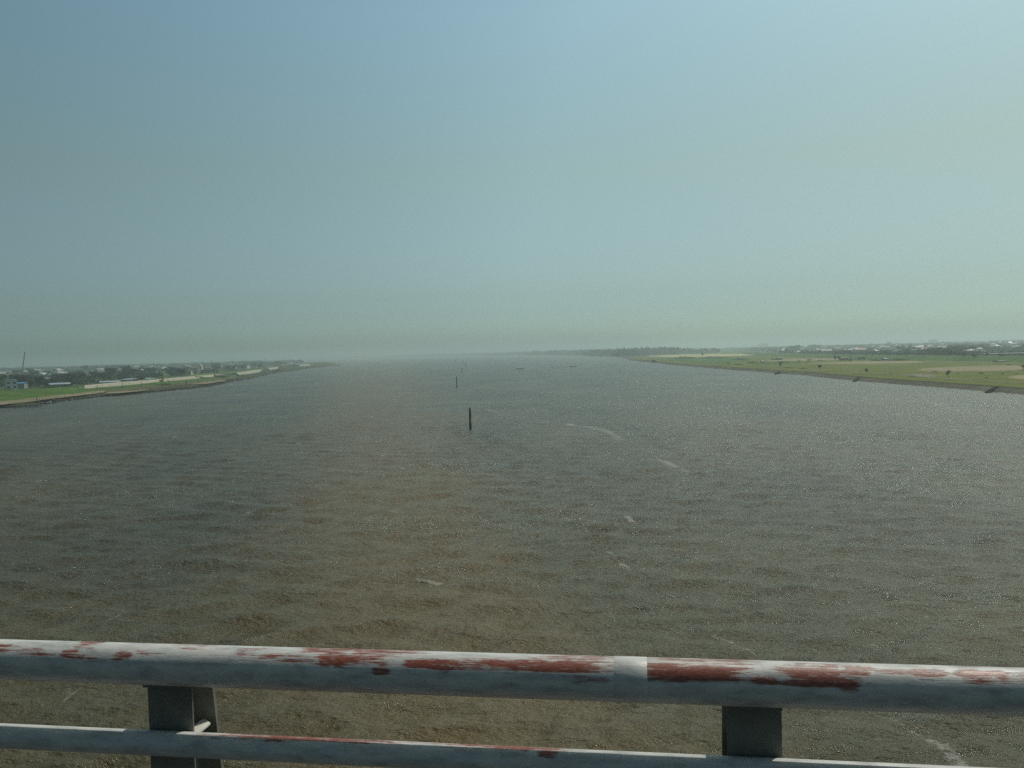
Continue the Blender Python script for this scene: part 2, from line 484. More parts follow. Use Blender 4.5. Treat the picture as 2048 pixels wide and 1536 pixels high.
# welded sleeves where two lengths of the pipe meet
sl = MB()
for (xa, xb) in ((1228, 1296),):
    ua, ub = rail_u(xa, 1370), rail_u(xb, 1372)
    n_ = 48
    vs, fs = [], []
    prof = [(ua, RAD_T - 0.001), (ua + 0.004, RAD_T + 0.0008), (ub - 0.004, RAD_T + 0.0008), (ub, RAD_T - 0.001)]
    for u, r_ in prof:
        for i in range(n_):
            t = 2 * math.pi * i / n_
            vs.append((u, -r_ * math.sin(t), zt + r_ * math.cos(t)))
    for j in range(3):
        for i in range(n_):
            k = (i + 1) % n_
            fs.append((j * n_ + i, (j + 1) * n_ + i, (j + 1) * n_ + k, j * n_ + k))
    sl.poly(vs, fs)
jn = sl.build('pipe_sleeve', paint_m, tr, True)
lr = pipe('lower_rail', zl, RAD_L, LOWWEAR, rail, paint_m, U0, U1, 1000, 36, LOW_Y)
lr['label'] = 'thinner lower pipe with a narrow scraped edge on top'

post_m = flat_mat('post_paint', (0.15, 0.155, 0.13), 0.6, 0.3, 5)
def make_post(u, first):
    """H-section post: front flange, web and a back flange that leans outward as it goes down"""
    zt_ = zt - RAD_T * 0.8
    b_ = MB()
    w = 0.085; f0 = 0.004; t_ = 0.007          # half width, distance of the front face behind the rail axis
    def slab(x0, x1, ya0, yb0, ya1, yb1, z0, z1):
        # y range at the foot ya0..yb0 and at the head ya1..yb1
        vs = [(x0, ya0, z0), (x1, ya0, z0), (x1, yb0, z0), (x0, yb0, z0), (x0, ya1, z1), (x1, ya1, z1), (x1, yb1, z1), (x0, yb1, z1)]
        b_.poly(vs, [(3, 2, 1, 0), (4, 5, 6, 7), (0, 1, 5, 4), (1, 2, 6, 5), (2, 3, 7, 6), (3, 0, 4, 7)])
    slab(u - w, u + w, f0, f0 + t_, f0, f0 + t_, 0.012, zt_)
    slab(u - w * 1.02, u + w * 1.02, f0 + 0.235, f0 + 0.25, f0 + 0.13, f0 + 0.145, 0.012, zt_)
    slab(u - 0.006, u + 0.006, f0 + t_, f0 + 0.235, f0 + t_, f0 + 0.13, 0.012, zt_)
    p = b_.build('post', post_m, rail)
    sh = MB()                                     # ledge sticking out behind the post at the lower rail
    zs = zl + 0.0
    sh.poly([(u + .035, f0 + .03, zs), (u + .084, f0 + t_, zs), (u + .084, f0 + .12, zs), (u + .035, f0 + .16, zs),
             (u + .035, f0 + .03, zs + .006), (u + .084, f0 + t_, zs + .006), (u + .084, f0 + .12, zs + .006), (u + .035, f0 + .16, zs + .006)],
            [(3, 2, 1, 0), (4, 5, 6, 7), (0, 1, 5, 4), (1, 2, 6, 5), (2, 3, 7, 6), (3, 0, 4, 7)])
    sh.build('stiffener', flat_mat('stiffener_paint', (0.6, 0.6, 0.55), 0.5, 0.2, 9), p)
    sd = MB(); sd.box((u, 0.022, zt - RAD_T + 0.004), (0.165, 0.10, 0.014)); sd.build('saddle', post_m, p)
    sd = MB(); sd.box((u, -0.002, zl), (0.12, 0.03, 0.05)); sd.build('clip', post_m, p)
    bp_ = MB(); bp_.box((u, 0.13, 0.006), (0.26, 0.34, 0.012))
    for sx in (-.1, .1):
        for sy in (-.02, .27):
            bp_.tube((u + sx, sy, 0.012), (u + sx, sy, 0.045), 0.013, n=6)
    bp_.build('foot_plate', post_m, p)
    return p
uL = rail_u(333, 1345); uR = rail_u(1508, 1370)
for k in (-1, 0, 1, 2):
    make_post(uL + k * (uR - uL), k == 0)

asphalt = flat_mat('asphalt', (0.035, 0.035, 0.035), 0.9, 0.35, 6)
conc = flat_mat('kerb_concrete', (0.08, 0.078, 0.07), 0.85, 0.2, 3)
def rl(u, y, z):
    p = RO + UR * u - NRM * y
    return (p.x, p.y, z)
def rail_slab(name, u0, u1, y0, y1, z0, z1, mat):
    b_ = MB()
    b_.poly([rl(u0, y0, z0), rl(u1, y0, z0), rl(u1, y1, z0), rl(u0, y1, z0), rl(u0, y0, z1), rl(u1, y0, z1), rl(u1, y1, z1), rl(u0, y1, z1)],
            [(3, 2, 1, 0), (4, 5, 6, 7), (0, 1, 5, 4), (1, 2, 6, 5), (2, 3, 7, 6), (3, 0, 4, 7)])
    return tag(b_.build(name, mat), kind='structure')
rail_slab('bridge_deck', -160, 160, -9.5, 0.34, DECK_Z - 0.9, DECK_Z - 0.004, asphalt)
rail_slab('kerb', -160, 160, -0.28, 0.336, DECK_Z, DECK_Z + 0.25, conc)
# ------------------------------------------------------------------ land
ZL = 1.2                                   # level of the flats and fields above the river
grass_flat = grass_mat('dry_meadow', (0.080, 0.102, 0.014), (0.118, 0.140, 0.020), (0.160, 0.165, 0.035), 0.03)
grass_town = grass_mat('plain_green', (0.030, 0.052, 0.022), (0.045, 0.075, 0.028), (0.080, 0.085, 0.050), 0.012)
grass_levee = grass_mat('levee_grass', (0.040, 0.085, 0.012), (0.064, 0.124, 0.016), (0.098, 0.150, 0.028), 0.04)
reeds = grass_mat('reed_bank', (0.028, 0.032, 0.018), (0.055, 0.060, 0.028), (0.085, 0.085, 0.045), 0.06)
revet_m = grass_mat('revetment_stone', (0.050, 0.050, 0.040), (0.095, 0.090, 0.070), (0.140, 0.130, 0.100), 0.11, (1, 1, 6))
beach_m = grass_mat('tan_foreshore', (0.13, 0.115, 0.070), (0.23, 0.205, 0.125), (0.30, 0.27, 0.17), 0.08)
straw_m = grass_mat('straw_field', (0.34, 0.30, 0.15), (0.44, 0.39, 0.20), (0.50, 0.45, 0.25), 0.02)
soil_m = grass_mat('bare_soil', (0.19, 0.165, 0.095), (0.26, 0.225, 0.13), (0.32, 0.28, 0.17), 0.04)
path_m = grass_mat('grey_path', (0.16, 0.155, 0.125), (0.21, 0.20, 0.16), (0.26, 0.25, 0.20), 0.08)
slope_m = grass_mat('levee_concrete', (0.27, 0.255, 0.19), (0.37, 0.355, 0.27), (0.44, 0.42, 0.33), 0.25)

def interp(line, xs):
    px = [p[0] for p in line]; py = [p[1] for p in line]
    return list(np.interp(xs, px, py))

def strip(name, rows, mat, kind='structure', label=None, uneven=0.0, sub=1):
    """a band of ground between successive lines of world points"""
    n = len(rows[0]); vs, fs = [], []
    for r in rows: vs += [tuple(p) for p in r]
    for j in range(len(rows) - 1):
        for i in range(n - 1):
            fs.append((j * n + i, j * n + i + 1, (j + 1) * n + i + 1, (j + 1) * n + i))
    o = mesh_obj(name, vs, fs, mat)
    # faces must look up
    if o.data.polygons[0].normal.z < 0:
        o.data.flip_normals()
    return tag(o, kind=kind, label=label)

def wob(p, a, s=0.05):
    k = p.x * s + p.y * s * 0.7
    return Vector((p.x + a * math.sin(k * 2.3) + a * 0.6 * math.sin(k * 6.1 + 1), p.y + a * math.cos(k * 1.7), p.z))

def catmull(pts, n):
    """n world points along a polyline, evenly by share of log distance"""
    P = [Vector(p) for p in pts]; L = [0]
    for a, b in zip(P[:-1], P[1:]): L.append(L[-1] + (b - a).length / (0.5 * (a.length + b.length) + 30))
    out = []
    for s in np.linspace(0, L[-1], n):
        j = min(np.searchsorted(L, s, side='right') - 1, len(P) - 2)
        out.append(P[j].lerp(P[j + 1], (s - L[j]) / (L[j + 1] - L[j])))
    return out

def offset(line, d, z):
    out = []
    for i, p in enumerate(line):
        a, b = line[max(0, i - 1)], line[min(len(line) - 1, i + 1)]
        t = (b - a); t.z = 0; t.normalize()
        out.append(Vector((p.x + t.y * d, p.y - t.x * d, z)))
    return out

def ground_poly(name, pts, z, mat, label=None):
    from mathutils.geometry import tessellate_polygon
    vs = [Vector((p[0], p[1], z)) for p in pts]
    tris = tessellate_polygon([vs])
    o = mesh_obj(name, vs, [tuple(t) for t in tris], mat)
    for p in o.data.polygons: pass
    bmn = [p.normal.z for p in o.data.polygons]
    if sum(bmn) < 0: o.data.flip_normals()
    return tag(o, kind='structure', label=label)

# --- right bank: water's edge from the bridge out to the far shore
edge_px = [(2048, 790), (1960, 782.5), (1830, 772), (1700, 761.5), (1600, 750.5), (1500, 743), (1440, 738.5), (1400, 735), (1340, 730), (1312, 726.5),
           (1290, 723.5), (1262, 721.5), (1240, 715.5), (1215, 713.5), (1180, 711.5)]
EDGE_R = [Vector((146, -390, 0)), Vector((147, 60, 0))] + [G(x, y) for x, y in edge_px]
EDGE_R += [Vector((60, 3900, 0)), Vector((-300, 5200, 0)), Vector((-900, 6600, 0)), Vector((-1700, 8200, 0)), Vector((-2900, 12500, 0))]
ER = catmull(EDGE_R, 170)
ER = [wob(p, 0.004 * max(60, p.length) * 0.35) for p in ER]
for p in ER: p.z = -0.25
right_rows = [ER, offset(ER, 3.2, 0.45), offset(ER, 6.5, 1.0), offset(ER, 7.6, ZL + 0.02)]
strip('revetment', right_rows[:3], revet_m, label='grey stone revetment stepping down to the river on the right')
strip('reed_edge', right_rows[2:] + [offset(ER, 15, ZL + 0.03)], reeds)
inner = offset(ER, 7.4, 0)
ground_poly('river_flats', [(p.x, p.y) for p in inner] + [(-2900, BIG - 100), (BIG - 100, BIG - 100), (BIG - 100, -390)], ZL, grass_town)
# meadow between the revetment and the levee
mead_in = [p for p in inner if p.y < 1500]
MX = [(1999, 9999)]
ground_poly('meadow', [(p.x + 1, p.y) for p in mead_in] + [(330, 1450), (345, 1100), (318, 700), (322, 540), (325, 300), (325, -380)], ZL + 0.04, grass_flat)

# the ochre terrace line part way down the revetment
strip('bank_terrace', [offset(ER[:75], 3.3, 0.50), offset(ER[:75], 4.2, 0.56)], grass_mat('dry_terrace', (0.11, 0.10, 0.04), (0.17, 0.15, 0.07), (0.2, 0.18, 0.1), 0.05))

# --- right levee
lv = [Vector((322, -380, 0)), Vector((320, 300, 0)), Vector((318, 540, 0)), Vector((312, 700, 0)), Vector((345, 1080, 0)), Vector((420, 1500, 0)), Vector((620, 2300, 0)), Vector((760, 3200, 0))]
LV = catmull(lv, 90)
strip('levee', [offset(LV, 0, ZL - 0.1), offset(LV, 7, 3.0), offset(LV, 13, 4.6), offset(LV, 17.5, 4.65), offset(LV, 30, ZL - 0.1)], grass_levee,
      label='long green grass levee behind the meadow on the right')
strip('levee_road', [offset(LV, 13.4, 4.66), offset(LV, 17.0, 4.69)], path_m)

def field(name, pxs, mat, z=ZL + 0.09, n=0):
    pts = [G(x, y, z) for x, y in pxs]
    # soften the outline a little so that no field has ruled edges
    out = []
    for i in range(len(pts)):
        a, b = pts[i], pts[(i + 1) % len(pts)]
        for k in range(6):
            p = a.lerp(b, k / 6)
            w = 0.008 * p.length
            out.append(wob(p, w * 0.12, 0.11))
    return ground_poly(name, out, z, mat)
field('straw_field', [(1288, 712.4), (1330, 710.0), (1400, 708.2), (1470, 707.3), (1512, 708.2), (1516, 710.2), (1455, 712.8), (1400, 713.8), (1345, 714.4)], straw_m)
field('soil_field', [(1520, 721), (1560, 718.0), (1640, 716.4), (1700, 716.3), (1702, 719), (1630, 721.0), (1570, 722.2)], soil_m)
field('soil_field', [(1612, 727.2), (1680, 723.8), (1760, 721.9), (1822, 721.9), (1858, 724.4), (1815, 726.6), (1740, 727.9), (1660, 728.4)], soil_m)
field('playing_field', [(1829, 740.3), (1850, 736.6), (1900, 733.4), (1970, 731.2), (2030, 730.8), (2042, 733), (2046, 738), (2030, 741.2), (1960, 742.4), (1900, 743.4), (1860, 743.6)], soil_m)
field('playing_field', [(2012, 754.2), (2030, 750.8), (2060, 749.2), (2130, 748), (2160, 754), (2130, 761), (2060, 760), (2030, 757.5)], soil_m)
field('meadow_patch', [(1500, 726), (1560, 722.6), (1620, 723), (1600, 728), (1520, 730)], grass_levee, ZL + 0.07)
field('meadow_patch', [(1300, 717), (1420, 715), (1500, 715), (1500, 722), (1430, 727), (1340, 722)], grass_levee, ZL + 0.07)
field('far_field', [(1330, 706.5), (1420, 704.6), (1500, 704), (1500, 706.6), (1400, 707.8)], grass_levee, ZL + 0.07)
field('green_field', [(1548, 706), (1660, 703), (1700, 704), (1690, 710), (1600, 714), (1540, 712)], grass_levee, ZL + 0.07)

def path(name, pxs, w, mat, z=ZL + 0.12):
    pts = catmull([G(x, y, z) for x, y in pxs], 60)
    pts = [wob(p, 0.4, 0.05) for p in pts]
    return strip(name, [offset(pts, -w / 2, z), offset(pts, w / 2, z)], mat)
path('gravel_path', [(1650, 743.4), (1720, 746.6), (1800, 748.6), (1842, 752.8), (1880, 756.8), (1960, 761.6), (2048, 765.6), (2150, 771)], 2.2, path_m)
path('gravel_path', [(1440, 728.5), (1520, 731.6), (1600, 737.8), (1655, 743.8)], 1.5, path_m)
path('gravel_path', [(1822, 719.6), (1870, 721.8), (1960, 724.8), (2048, 726.5), (2130, 728.5)], 3.0, path_m)
path('service_track', [(1828, 748.0), (1850, 750.6), (1862, 753.2)], 7.0, path_m, ZL + 0.10)

# --- left bank
edge_pxl = [(0, 815.5), (45, 813.5), (84, 810.5), (100, 803), (128, 801), (165, 796), (196, 792.5), (232, 789.5), (262, 786), (300, 783.5), (330, 780.8), (380, 776),
            (420, 771.2), (440, 767), (470, 760.8), (500, 756.6), (522, 751.5), (549, 746), (575, 742.4), (600, 738), (644, 734.2), (676, 731.2)]
EL0 = [Vector((-197, -390, 0)), Vector((-197, 60, 0))] + [G(x, y) for x, y in edge_pxl]
tipw = EL0[-1]
EL1 = EL0 + [tipw + Vector((-25, 60, 0)), tipw + Vector((-150, 180, 0)), tipw + Vector((-260, 600, 0))]
spit = G(664, 724.6); EL1 += [spit + Vector((-40, -160, 0)), spit, spit + Vector((-120, 160, 0)), Vector((-1000, 3600, 0)), Vector((-1900, 6500, 0)), Vector((-4500, 13000, 0))]
EL = catmull(EL1, 420)
EL = [wob(p, 0.0030 * max(60, p.length), 0.11) for p in EL]
for p in EL: p.z = -0.25
rows = [EL, offset(EL, -2.5, 0.5), offset(EL, -6, 1.15), offset(EL, -12, ZL + 0.02)]
strip('left_revetment', rows[:3], reeds)
strip('shore_edge', rows[2:], reeds)
innl = offset(EL, -11.5, 0)
ground_poly('left_plain', [(p.x, p.y) for p in innl] + [(-4500, BIG - 100), (-BIG + 100, BIG - 100), (-BIG + 100, -390)], ZL, grass_town)
# tan foreshore with the path behind it, then the grass and the concrete face of the levee
xs = [-140, -60, 0, 30, 57, 89, 120, 152, 180, 209, 240, 270, 311, 354, 386, 424, 450, 471]
A_ = [(-140, 822), (0, 803), (57, 797), (89, 793), (152, 787), (203, 780.6), (260, 777), (311, 772), (354, 767), (424, 759), (471, 753)]
A0 = [(-140, 830), (0, 809.5), (57, 804), (89, 799), (152, 791.8), (209, 785), (260, 780), (311, 775), (354, 770.5), (424, 763), (471, 757)]
B_ = [(-140, 815), (0, 797), (89, 786.5), (169, 777.9), (240, 772), (269, 769.4), (311, 764.6), (354, 761), (386, 758), (424, 753.8), (471, 749.3)]
C_ = [(-140, 793), (0, 781.5), (60, 778.5), (114, 775.5), (170, 771.4), (240, 764.6), (311, 759.4), (354, 755.2), (428, 749.2), (471, 745.8)]
row = lambda line, z, q=xs: [G(x, y, z) for x, y in zip(q, interp(line, q))]
xb = [x for x in xs if x <= 209]; xd = [x for x in xs if x >= 209]
strip('beach', [row(A0, ZL + 0.05, xb), row(A_, ZL + 0.06, xb)], beach_m)
strip('foreshore', [row(A0, ZL + 0.05, xd), row(A_, ZL + 0.06, xd)], grass_mat('rough_foreshore', (0.05, 0.055, 0.025), (0.10, 0.10, 0.045), (0.19, 0.17, 0.10), 0.12))
strip('bank_path', [row(A_, ZL + 0.10), [p + Vector((-1.3, 0.5, 0)) * 2.4 for p in row(A_, ZL + 0.10)]], path_m)
strip('levee_foot', [row(A_, ZL + 0.07), row(B_, 2.0)], grass_levee)
xg = [x for x in xs if x <= 152] + [169]
xc = [169] + [x for x in xs if x > 169]
strip('green_bank', [row(B_, 2.0, xg), row(C_, 3.5, xg)], grass_levee, label='bright green levee bank on the left')
strip('levee_crown', [row(C_, 3.5), offset(row(C_, 3.5), -4, 3.52), offset(row(C_, 3.5), -14, ZL - 0.1)], grass_levee)

def slab_wall(name, bot, top, label):
    """a thick concrete face lying on the levee: lower and upper line of world points"""
    n = len(bot); up = Vector((0, 0, 0.25)); vs = []
    lo = [p - Vector((0, 0, 0.4)) for p in bot]
    for r in (lo, [p + up for p in bot], [p + up for p in top], [p - Vector((0, 0, 0.3)) for p in top]): vs += r
    fs = []
    for j in range(4):
        k = (j + 1) % 4
        for i in range(n - 1): fs.append((j * n + i, j * n + i + 1, k * n + i + 1, k * n + i))
    fs += [(0, n, 2 * n, 3 * n), (n - 1, 4 * n - 1, 3 * n - 1, 2 * n - 1)]
    o = mesh_obj(name, vs, fs, slope_m)
    return tag(o, label, 'embankment', 'concrete faces of the left levee')
slab_wall('concrete_embankment', row(B_, 2.02, xc[:-2] + [428]), row(C_, 3.52, xc[:-2] + [428]), 'long pale concrete slope on the left levee, nearest of the concrete faces')
slab_wall('concrete_embankment', [G(430, 751.2, 2.6), G(452, 749.2, 2.6), G(472, 747.4, 2.6)], [G(430, 749.4, 3.4), G(452, 747.4, 3.4), G(472, 745.8, 3.4)],
          'thin pale strip of concrete joining two broader levee slopes')
slab_wall('concrete_embankment', [G(477, 749.4, 2.0), G(490, 748.6, 2.0), G(505, 746.6, 2.0), G(520, 743.6, 2.0)], [G(472, 745.6, 3.6), G(490, 743.4, 3.6), G(508, 740.6, 3.6), G(524, 738.8, 3.6)],
          'pale concrete slope with rounded end, past the thin strip on the left levee')
slab_wall('concrete_embankment', [G(540, 739.6, 1.8), G(548, 738.6, 1.8), G(556, 737.4, 1.8)], [G(534, 736.2, 3.2), G(545, 735.0, 3.2), G(556, 734.0, 3.2)],
          'short pale concrete slope by the moored boats near the river bend')
slab_wall('concrete_embankment', [G(598, 732.6, 1.6), G(610, 732.0, 1.6), G(621, 731.4, 1.6)], [G(600, 730.4, 2.9), G(612, 729.0, 2.9), G(620, 729.2, 2.9)],
          'farthest small pale slope below the green knoll at the left point')
# mound of grass at the point
kn = MB(); kc = G(628, 731, ZL)
vs, fs = [], []
nx_, ny_ = 30, 10
for i in range(nx_ + 1):
    for j in range(ny_ + 1):
        u, v = i / nx_ * 2 - 1, j / ny_ * 2 - 1
        h = 6.5 * max(0, 1 - abs(u) ** 3) * max(0, 1 - v * v) * (0.85 + 0.15 * math.sin(i * 1.3)) * (0.75 + 0.25 * (u + 1) / 2)
        vs.append((kc.x + u * 32, kc.y + 60 + v * 40, ZL - 0.1 + h))
for i in range(nx_):
    for j in range(ny_):
        k = i * (ny_ + 1) + j; fs.append((k, k + ny_ + 1, k + ny_ + 2, k + 1))
tag(mesh_obj('grass_knoll', vs, fs, grass_mat('knoll_grass', (0.07, 0.09, 0.03), (0.10, 0.12, 0.035), (0.13, 0.14, 0.05), 0.05)), kind='structure')
def lfield(name, pxs, mat, z=ZL + 0.08): return field(name, pxs, mat, z)
field('sand_bar', [(380, 768.6), (400, 764.8), (440, 760.4), (452, 760), (448, 762.2), (410, 768)], beach_m, 1.32)
field('sand_bar', [(205, 787.4), (222, 783.6), (262, 781), (300, 778), (290, 781), (240, 786)], beach_m, 1.32)
lfield('rice_field', [(258, 747), (280, 741.5), (320, 740.2), (345, 746), (338, 754.5), (300, 755), (262, 754)], grass_levee)
lfield('rice_field', [(374, 752), (390, 746), (460, 741), (500, 738), (520, 737.6), (505, 741), (470, 745), (428, 748.6), (380, 753.6)], grass_levee)
lfield('rice_field', [(440, 744), (480, 733.5), (520, 731), (560, 730), (560, 733.5), (520, 736.5)], grass_town)
lfield('rice_field', [(200, 757), (235, 752.5), (262, 752), (262, 756.5), (240, 758), (205, 761)], grass_levee)
lfield('rice_field', [(120, 768), (160, 764), (200, 762), (200, 766), (150, 771), (120, 773)], grass_town)
path('farm_road', [(452, 733.5), (500, 730.6), (560, 729.6), (600, 728.6)], 7, path_m)
path('farm_road', [(258, 744.6), (290, 741.4), (322, 740.6), (345, 744.2)], 3, path_m)
# ------------------------------------------------------------------ trees and bushes
def leaf_mat(name, a, b_, c):
    m, n, l, b = new_mat(name)
    tx = noise(n, l, 0.45, 4, 0.6)
    r = ramp(n, l, tx.outputs[0], [(0.32, a), (0.5, b_), (0.68, c)])
    l.new(r.outputs[0], b.inputs['Base Color'])
    b.inputs['Roughness'].default_value = 0.8
    b.inputs['Specular IOR Level'].default_value = 0.25
    return m
leaf_dark = leaf_mat('leaves_dark', (0.012, 0.024, 0.012), (0.022, 0.042, 0.017), (0.036, 0.060, 0.022))
leaf_mid = leaf_mat('leaves_mid', (0.024, 0.040, 0.014), (0.042, 0.066, 0.021), (0.062, 0.088, 0.030))
leaf_dry = leaf_mat('leaves_dry', (0.040, 0.042, 0.020), (0.065, 0.062, 0.030), (0.09, 0.085, 0.04))
bark = flat_mat('bark', (0.07, 0.055, 0.04), 0.9, 0.3, 2)

def crown_mesh(name, lobes, nleaf, size, mat, seed):
    """leaf-sized faces filling a few uneven lobes; all in a crown one metre wide and high"""
    r_ = random.Random(seed); vs, fs = [], []
    tot = sum(l[3] ** 2 for l in lobes)
    for (cx, cy, cz, rr, sq) in lobes:
        for _ in range(int(nleaf * rr * rr / tot)):
            while True:
                p = Vector((r_.uniform(-1, 1), r_.uniform(-1, 1), r_.uniform(-1, 1)))
                if 0.45 < p.length < 1: break
            p = p * (rr * r_.uniform(0.85, 1.08))
            q = Vector((cx + p.x, cy + p.y, cz + p.z * sq))
            nrm = Vector((r_.gauss(0, 1), r_.gauss(0, 1), r_.gauss(0.5, 1))).normalized()
            u = nrm.orthogonal().normalized(); v = nrm.cross(u)
            s = size * r_.uniform(0.6, 1.3); k = len(vs)
            vs += [q + u * s, q + v * s * 0.7, q - u * s, q - v * s * 0.7]
            fs.append((k, k + 1, k + 2, k + 3))
    d = bpy.data.meshes.new(name); d.from_pydata([tuple(v) for v in vs], [], fs); d.materials.append(mat); d.update()
    return d
def lobes_round(seed, n=7, spread=0.26, r0=0.24, z0=0.58, sq=0.85):
    r_ = random.Random(seed); out = [(0, 0, z0, r0 * 1.25, sq)]
    for i in range(n):
        a = i * 2.4 + r_.random(); d = spread * r_.uniform(0.6, 1.1)
        out.append((d * math.cos(a), d * math.sin(a), z0 + r_.uniform(-0.2, 0.24), r0 * r_.uniform(0.55, 0.95), sq))
    return out
def trunk_mesh(name, seed, h=0.5, lean=0.03):
    r_ = random.Random(seed); b = MB()
    b.tube((0, 0, -0.02), (lean * .5, 0, h * .6), 0.035, 0.026, 7)
    b.tube((lean * .5, 0, h * .6), (lean, 0.01, h * 1.25), 0.026, 0.012, 6)
    for i in range(4):
        a = i * 1.6 + r_.random()
        b.tube((lean * .5, 0, h * (.55 + .1 * i)), (0.22 * math.cos(a), 0.22 * math.sin(a), h * (1.0 + .12 * i)), 0.014, 0.006, 5)
    d = bpy.data.meshes.new(name); d.from_pydata([tuple(v) for v in b.v], [], b.f); d.materials.append(bark); d.update()
    return d
TREES = {
    'dark_a': (crown_mesh('crown', lobes_round(1), 620, 0.055, leaf_dark, 1), trunk_mesh('trunk', 1)),
    'dark_b': (crown_mesh('crown', lobes_round(2, 9, 0.3, 0.2, 0.55, 0.9), 620, 0.05, leaf_dark, 2), trunk_mesh('trunk', 2, 0.45, -0.04)),
    'mid_a': (crown_mesh('crown', lobes_round(3, 8, 0.28, 0.22, 0.6, 0.8), 560, 0.055, leaf_mid, 3), trunk_mesh('trunk', 3)),
    'mid_b': (crown_mesh('crown', lobes_round(4, 6, 0.22, 0.25, 0.56, 1.0), 560, 0.055, leaf_mid, 4), trunk_mesh('trunk', 4, 0.5, 0.05)),
    'sparse': (crown_mesh('crown', lobes_round(5, 7, 0.33, 0.15, 0.66, 0.8), 260, 0.05, leaf_dry, 5), trunk_mesh('trunk', 5, 0.6, 0.06)),
}
BUSHES = {
    'dark': crown_mesh('bush', [(x, y, 0.22, 0.24, 0.9) for x, y in ((-.28, 0), (0, .08), (.27, -.05), (.1, -.2), (-.1, .2))] + [(0, 0, .45, .22, 1.)], 520, 0.05, leaf_dark, 8),
    'mid': crown_mesh('bush', [(x, y, 0.22, 0.24, 0.9) for x, y in ((-.3, 0), (0, .1), (.25, -.05), (.1, -.2))] + [(-.08, 0, .5, .24, 1.)], 420, 0.05, leaf_mid, 9),
    'dry': crown_mesh('bush', [(x, y, 0.2, 0.22, 0.9) for x, y in ((-.3, 0), (0, .1), (.25, -.05))] + [(.05, 0, .4, .2, 1.)], 320, 0.05, leaf_dry, 10),
}
def tree_at(loc, w, h, kind, label, group=None, name='broadleaf_tree', rz=None):
    t = empty(name, loc, random.uniform(0, 6.28) if rz is None else rz, label, 'tree', group)
    t.scale = (w, w, h)
    cr, tk = TREES[kind]
    mesh_obj('crown', 0, 0, 0, t, data=cr); mesh_obj('trunk', 0, 0, 0, t, data=tk)
    return t
def tree_px(px, top, base, wpx, kind, label, z=ZL, **k):
    p = G(px, base, z); s = p.y / FPX
    return tree_at(p, wpx * s, (base - top) * s * 1.05, kind, label, **k)
def bush_px(px, top, base, wpx, kind, label, z=ZL, name='bush', cat='bush', group=None, depth=None, rz=0.0):
    p = G(px, base, z); s = p.y / FPX
    o = mesh_obj(name, 0, 0, 0, None, data=BUSHES[kind])
    o.location = (p.x, p.y, z - 0.1); o.scale = (wpx * s, (depth or wpx * s * 0.8), (base - top) * s * 1.4); o.rotation_euler = (0, 0, rz)
    return tag(o, label, cat, group)

# right bank, out on the meadow
for a in [
    (1640, 727.5, 739, 10, 'dark_b', 'small dark tree alone in the meadow, near the stone revetment'),
    (1561, 723, 734.5, 9, 'mid_a', 'pale green tree in the meadow, the farther left of the lone trees'),
    (1733, 736.5, 747, 9, 'dark_a', 'round dark little tree between two drainage cuts in the meadow'),
    (1897, 740, 755.5, 15, 'sparse', 'thin straggly tree on the meadow just below the big bare field'),
    (2048, 729, 741.5, 17, 'sparse', 'straggly tree standing at the right end of the big bare field'),
    (1670, 710.5, 722, 8, 'dark_a', 'dark tree with a rounded crown, left one of the pair by the tan shed'),
    (1678, 710, 721.5, 8, 'dark_b', 'dark tree standing right beside the tan shed'),
    (1927, 705, 716.4, 8, 'dark_a', 'dark tree on the levee in front of the blue sheeting'),
    (1949, 708, 716.8, 10, 'dark_b', 'spreading dark tree on the levee, between blue sheeting and the long warehouse'),
    (1975, 704.5, 715.6, 8, 'mid_b', 'tall narrow tree in front of the left end of the long warehouse'),
    (2003, 705, 716.8, 13, 'dark_b', 'wide dark tree before the middle of the long warehouse'),
    (1763, 701.5, 710.6, 8, 'dark_a', 'dark tree behind the levee, left of the pale yellow roof'),
    (1778, 701, 711, 10, 'dark_b', 'broader dark tree right behind the levee, near the pale yellow roof'),
    (1349, 695, 708.5, 11, 'dark_b', 'tall dark tree standing up behind the straw coloured field'),
    (1405, 705.3, 713.4, 7, 'dark_a', 'small tree on the near edge of the straw coloured field'),
    (1602, 702, 711, 10, 'dark_a', 'dark tree by the left end of the long white building'),
    (1620, 703.5, 709.5, 9, 'dark_b', 'dark tree in front of the long white building'),
    (1646, 703, 709.5, 12, 'dark_a', 'wide dark tree in front of the middle of the long white building'),
    (1664, 703, 709.5, 9, 'mid_a', 'green tree in front of the right half of the long white building'),
    (1630, 687, 700, 34, 'dark_b', 'big dark grove with a knob on top, behind the long white building'),
    (1590, 690, 703, 30, 'dark_a', 'big dark rounded grove left of the long white building'),
    (1182, 697.5, 704.5, 8, 'dark_a', 'lone tree bump on the hazy far shore, nearer the right bank'),
    (1055, 701.5, 707.5, 7, 'dark_b', 'lone tree bump on the hazy far shore, in the middle of the view'),
    (1778, 683.5, 693, 13, 'dark_a', 'rounded dark grove rising above the roofs of the far right town'),
    (1950, 690, 703, 28, 'dark_b', 'broad dark grove behind the bright white roof on the right'),
]:
    z = 3.0 if a[0] in (1927, 1949, 1975, 2003) else ZL
    tree_px(*a[:6], z=z)
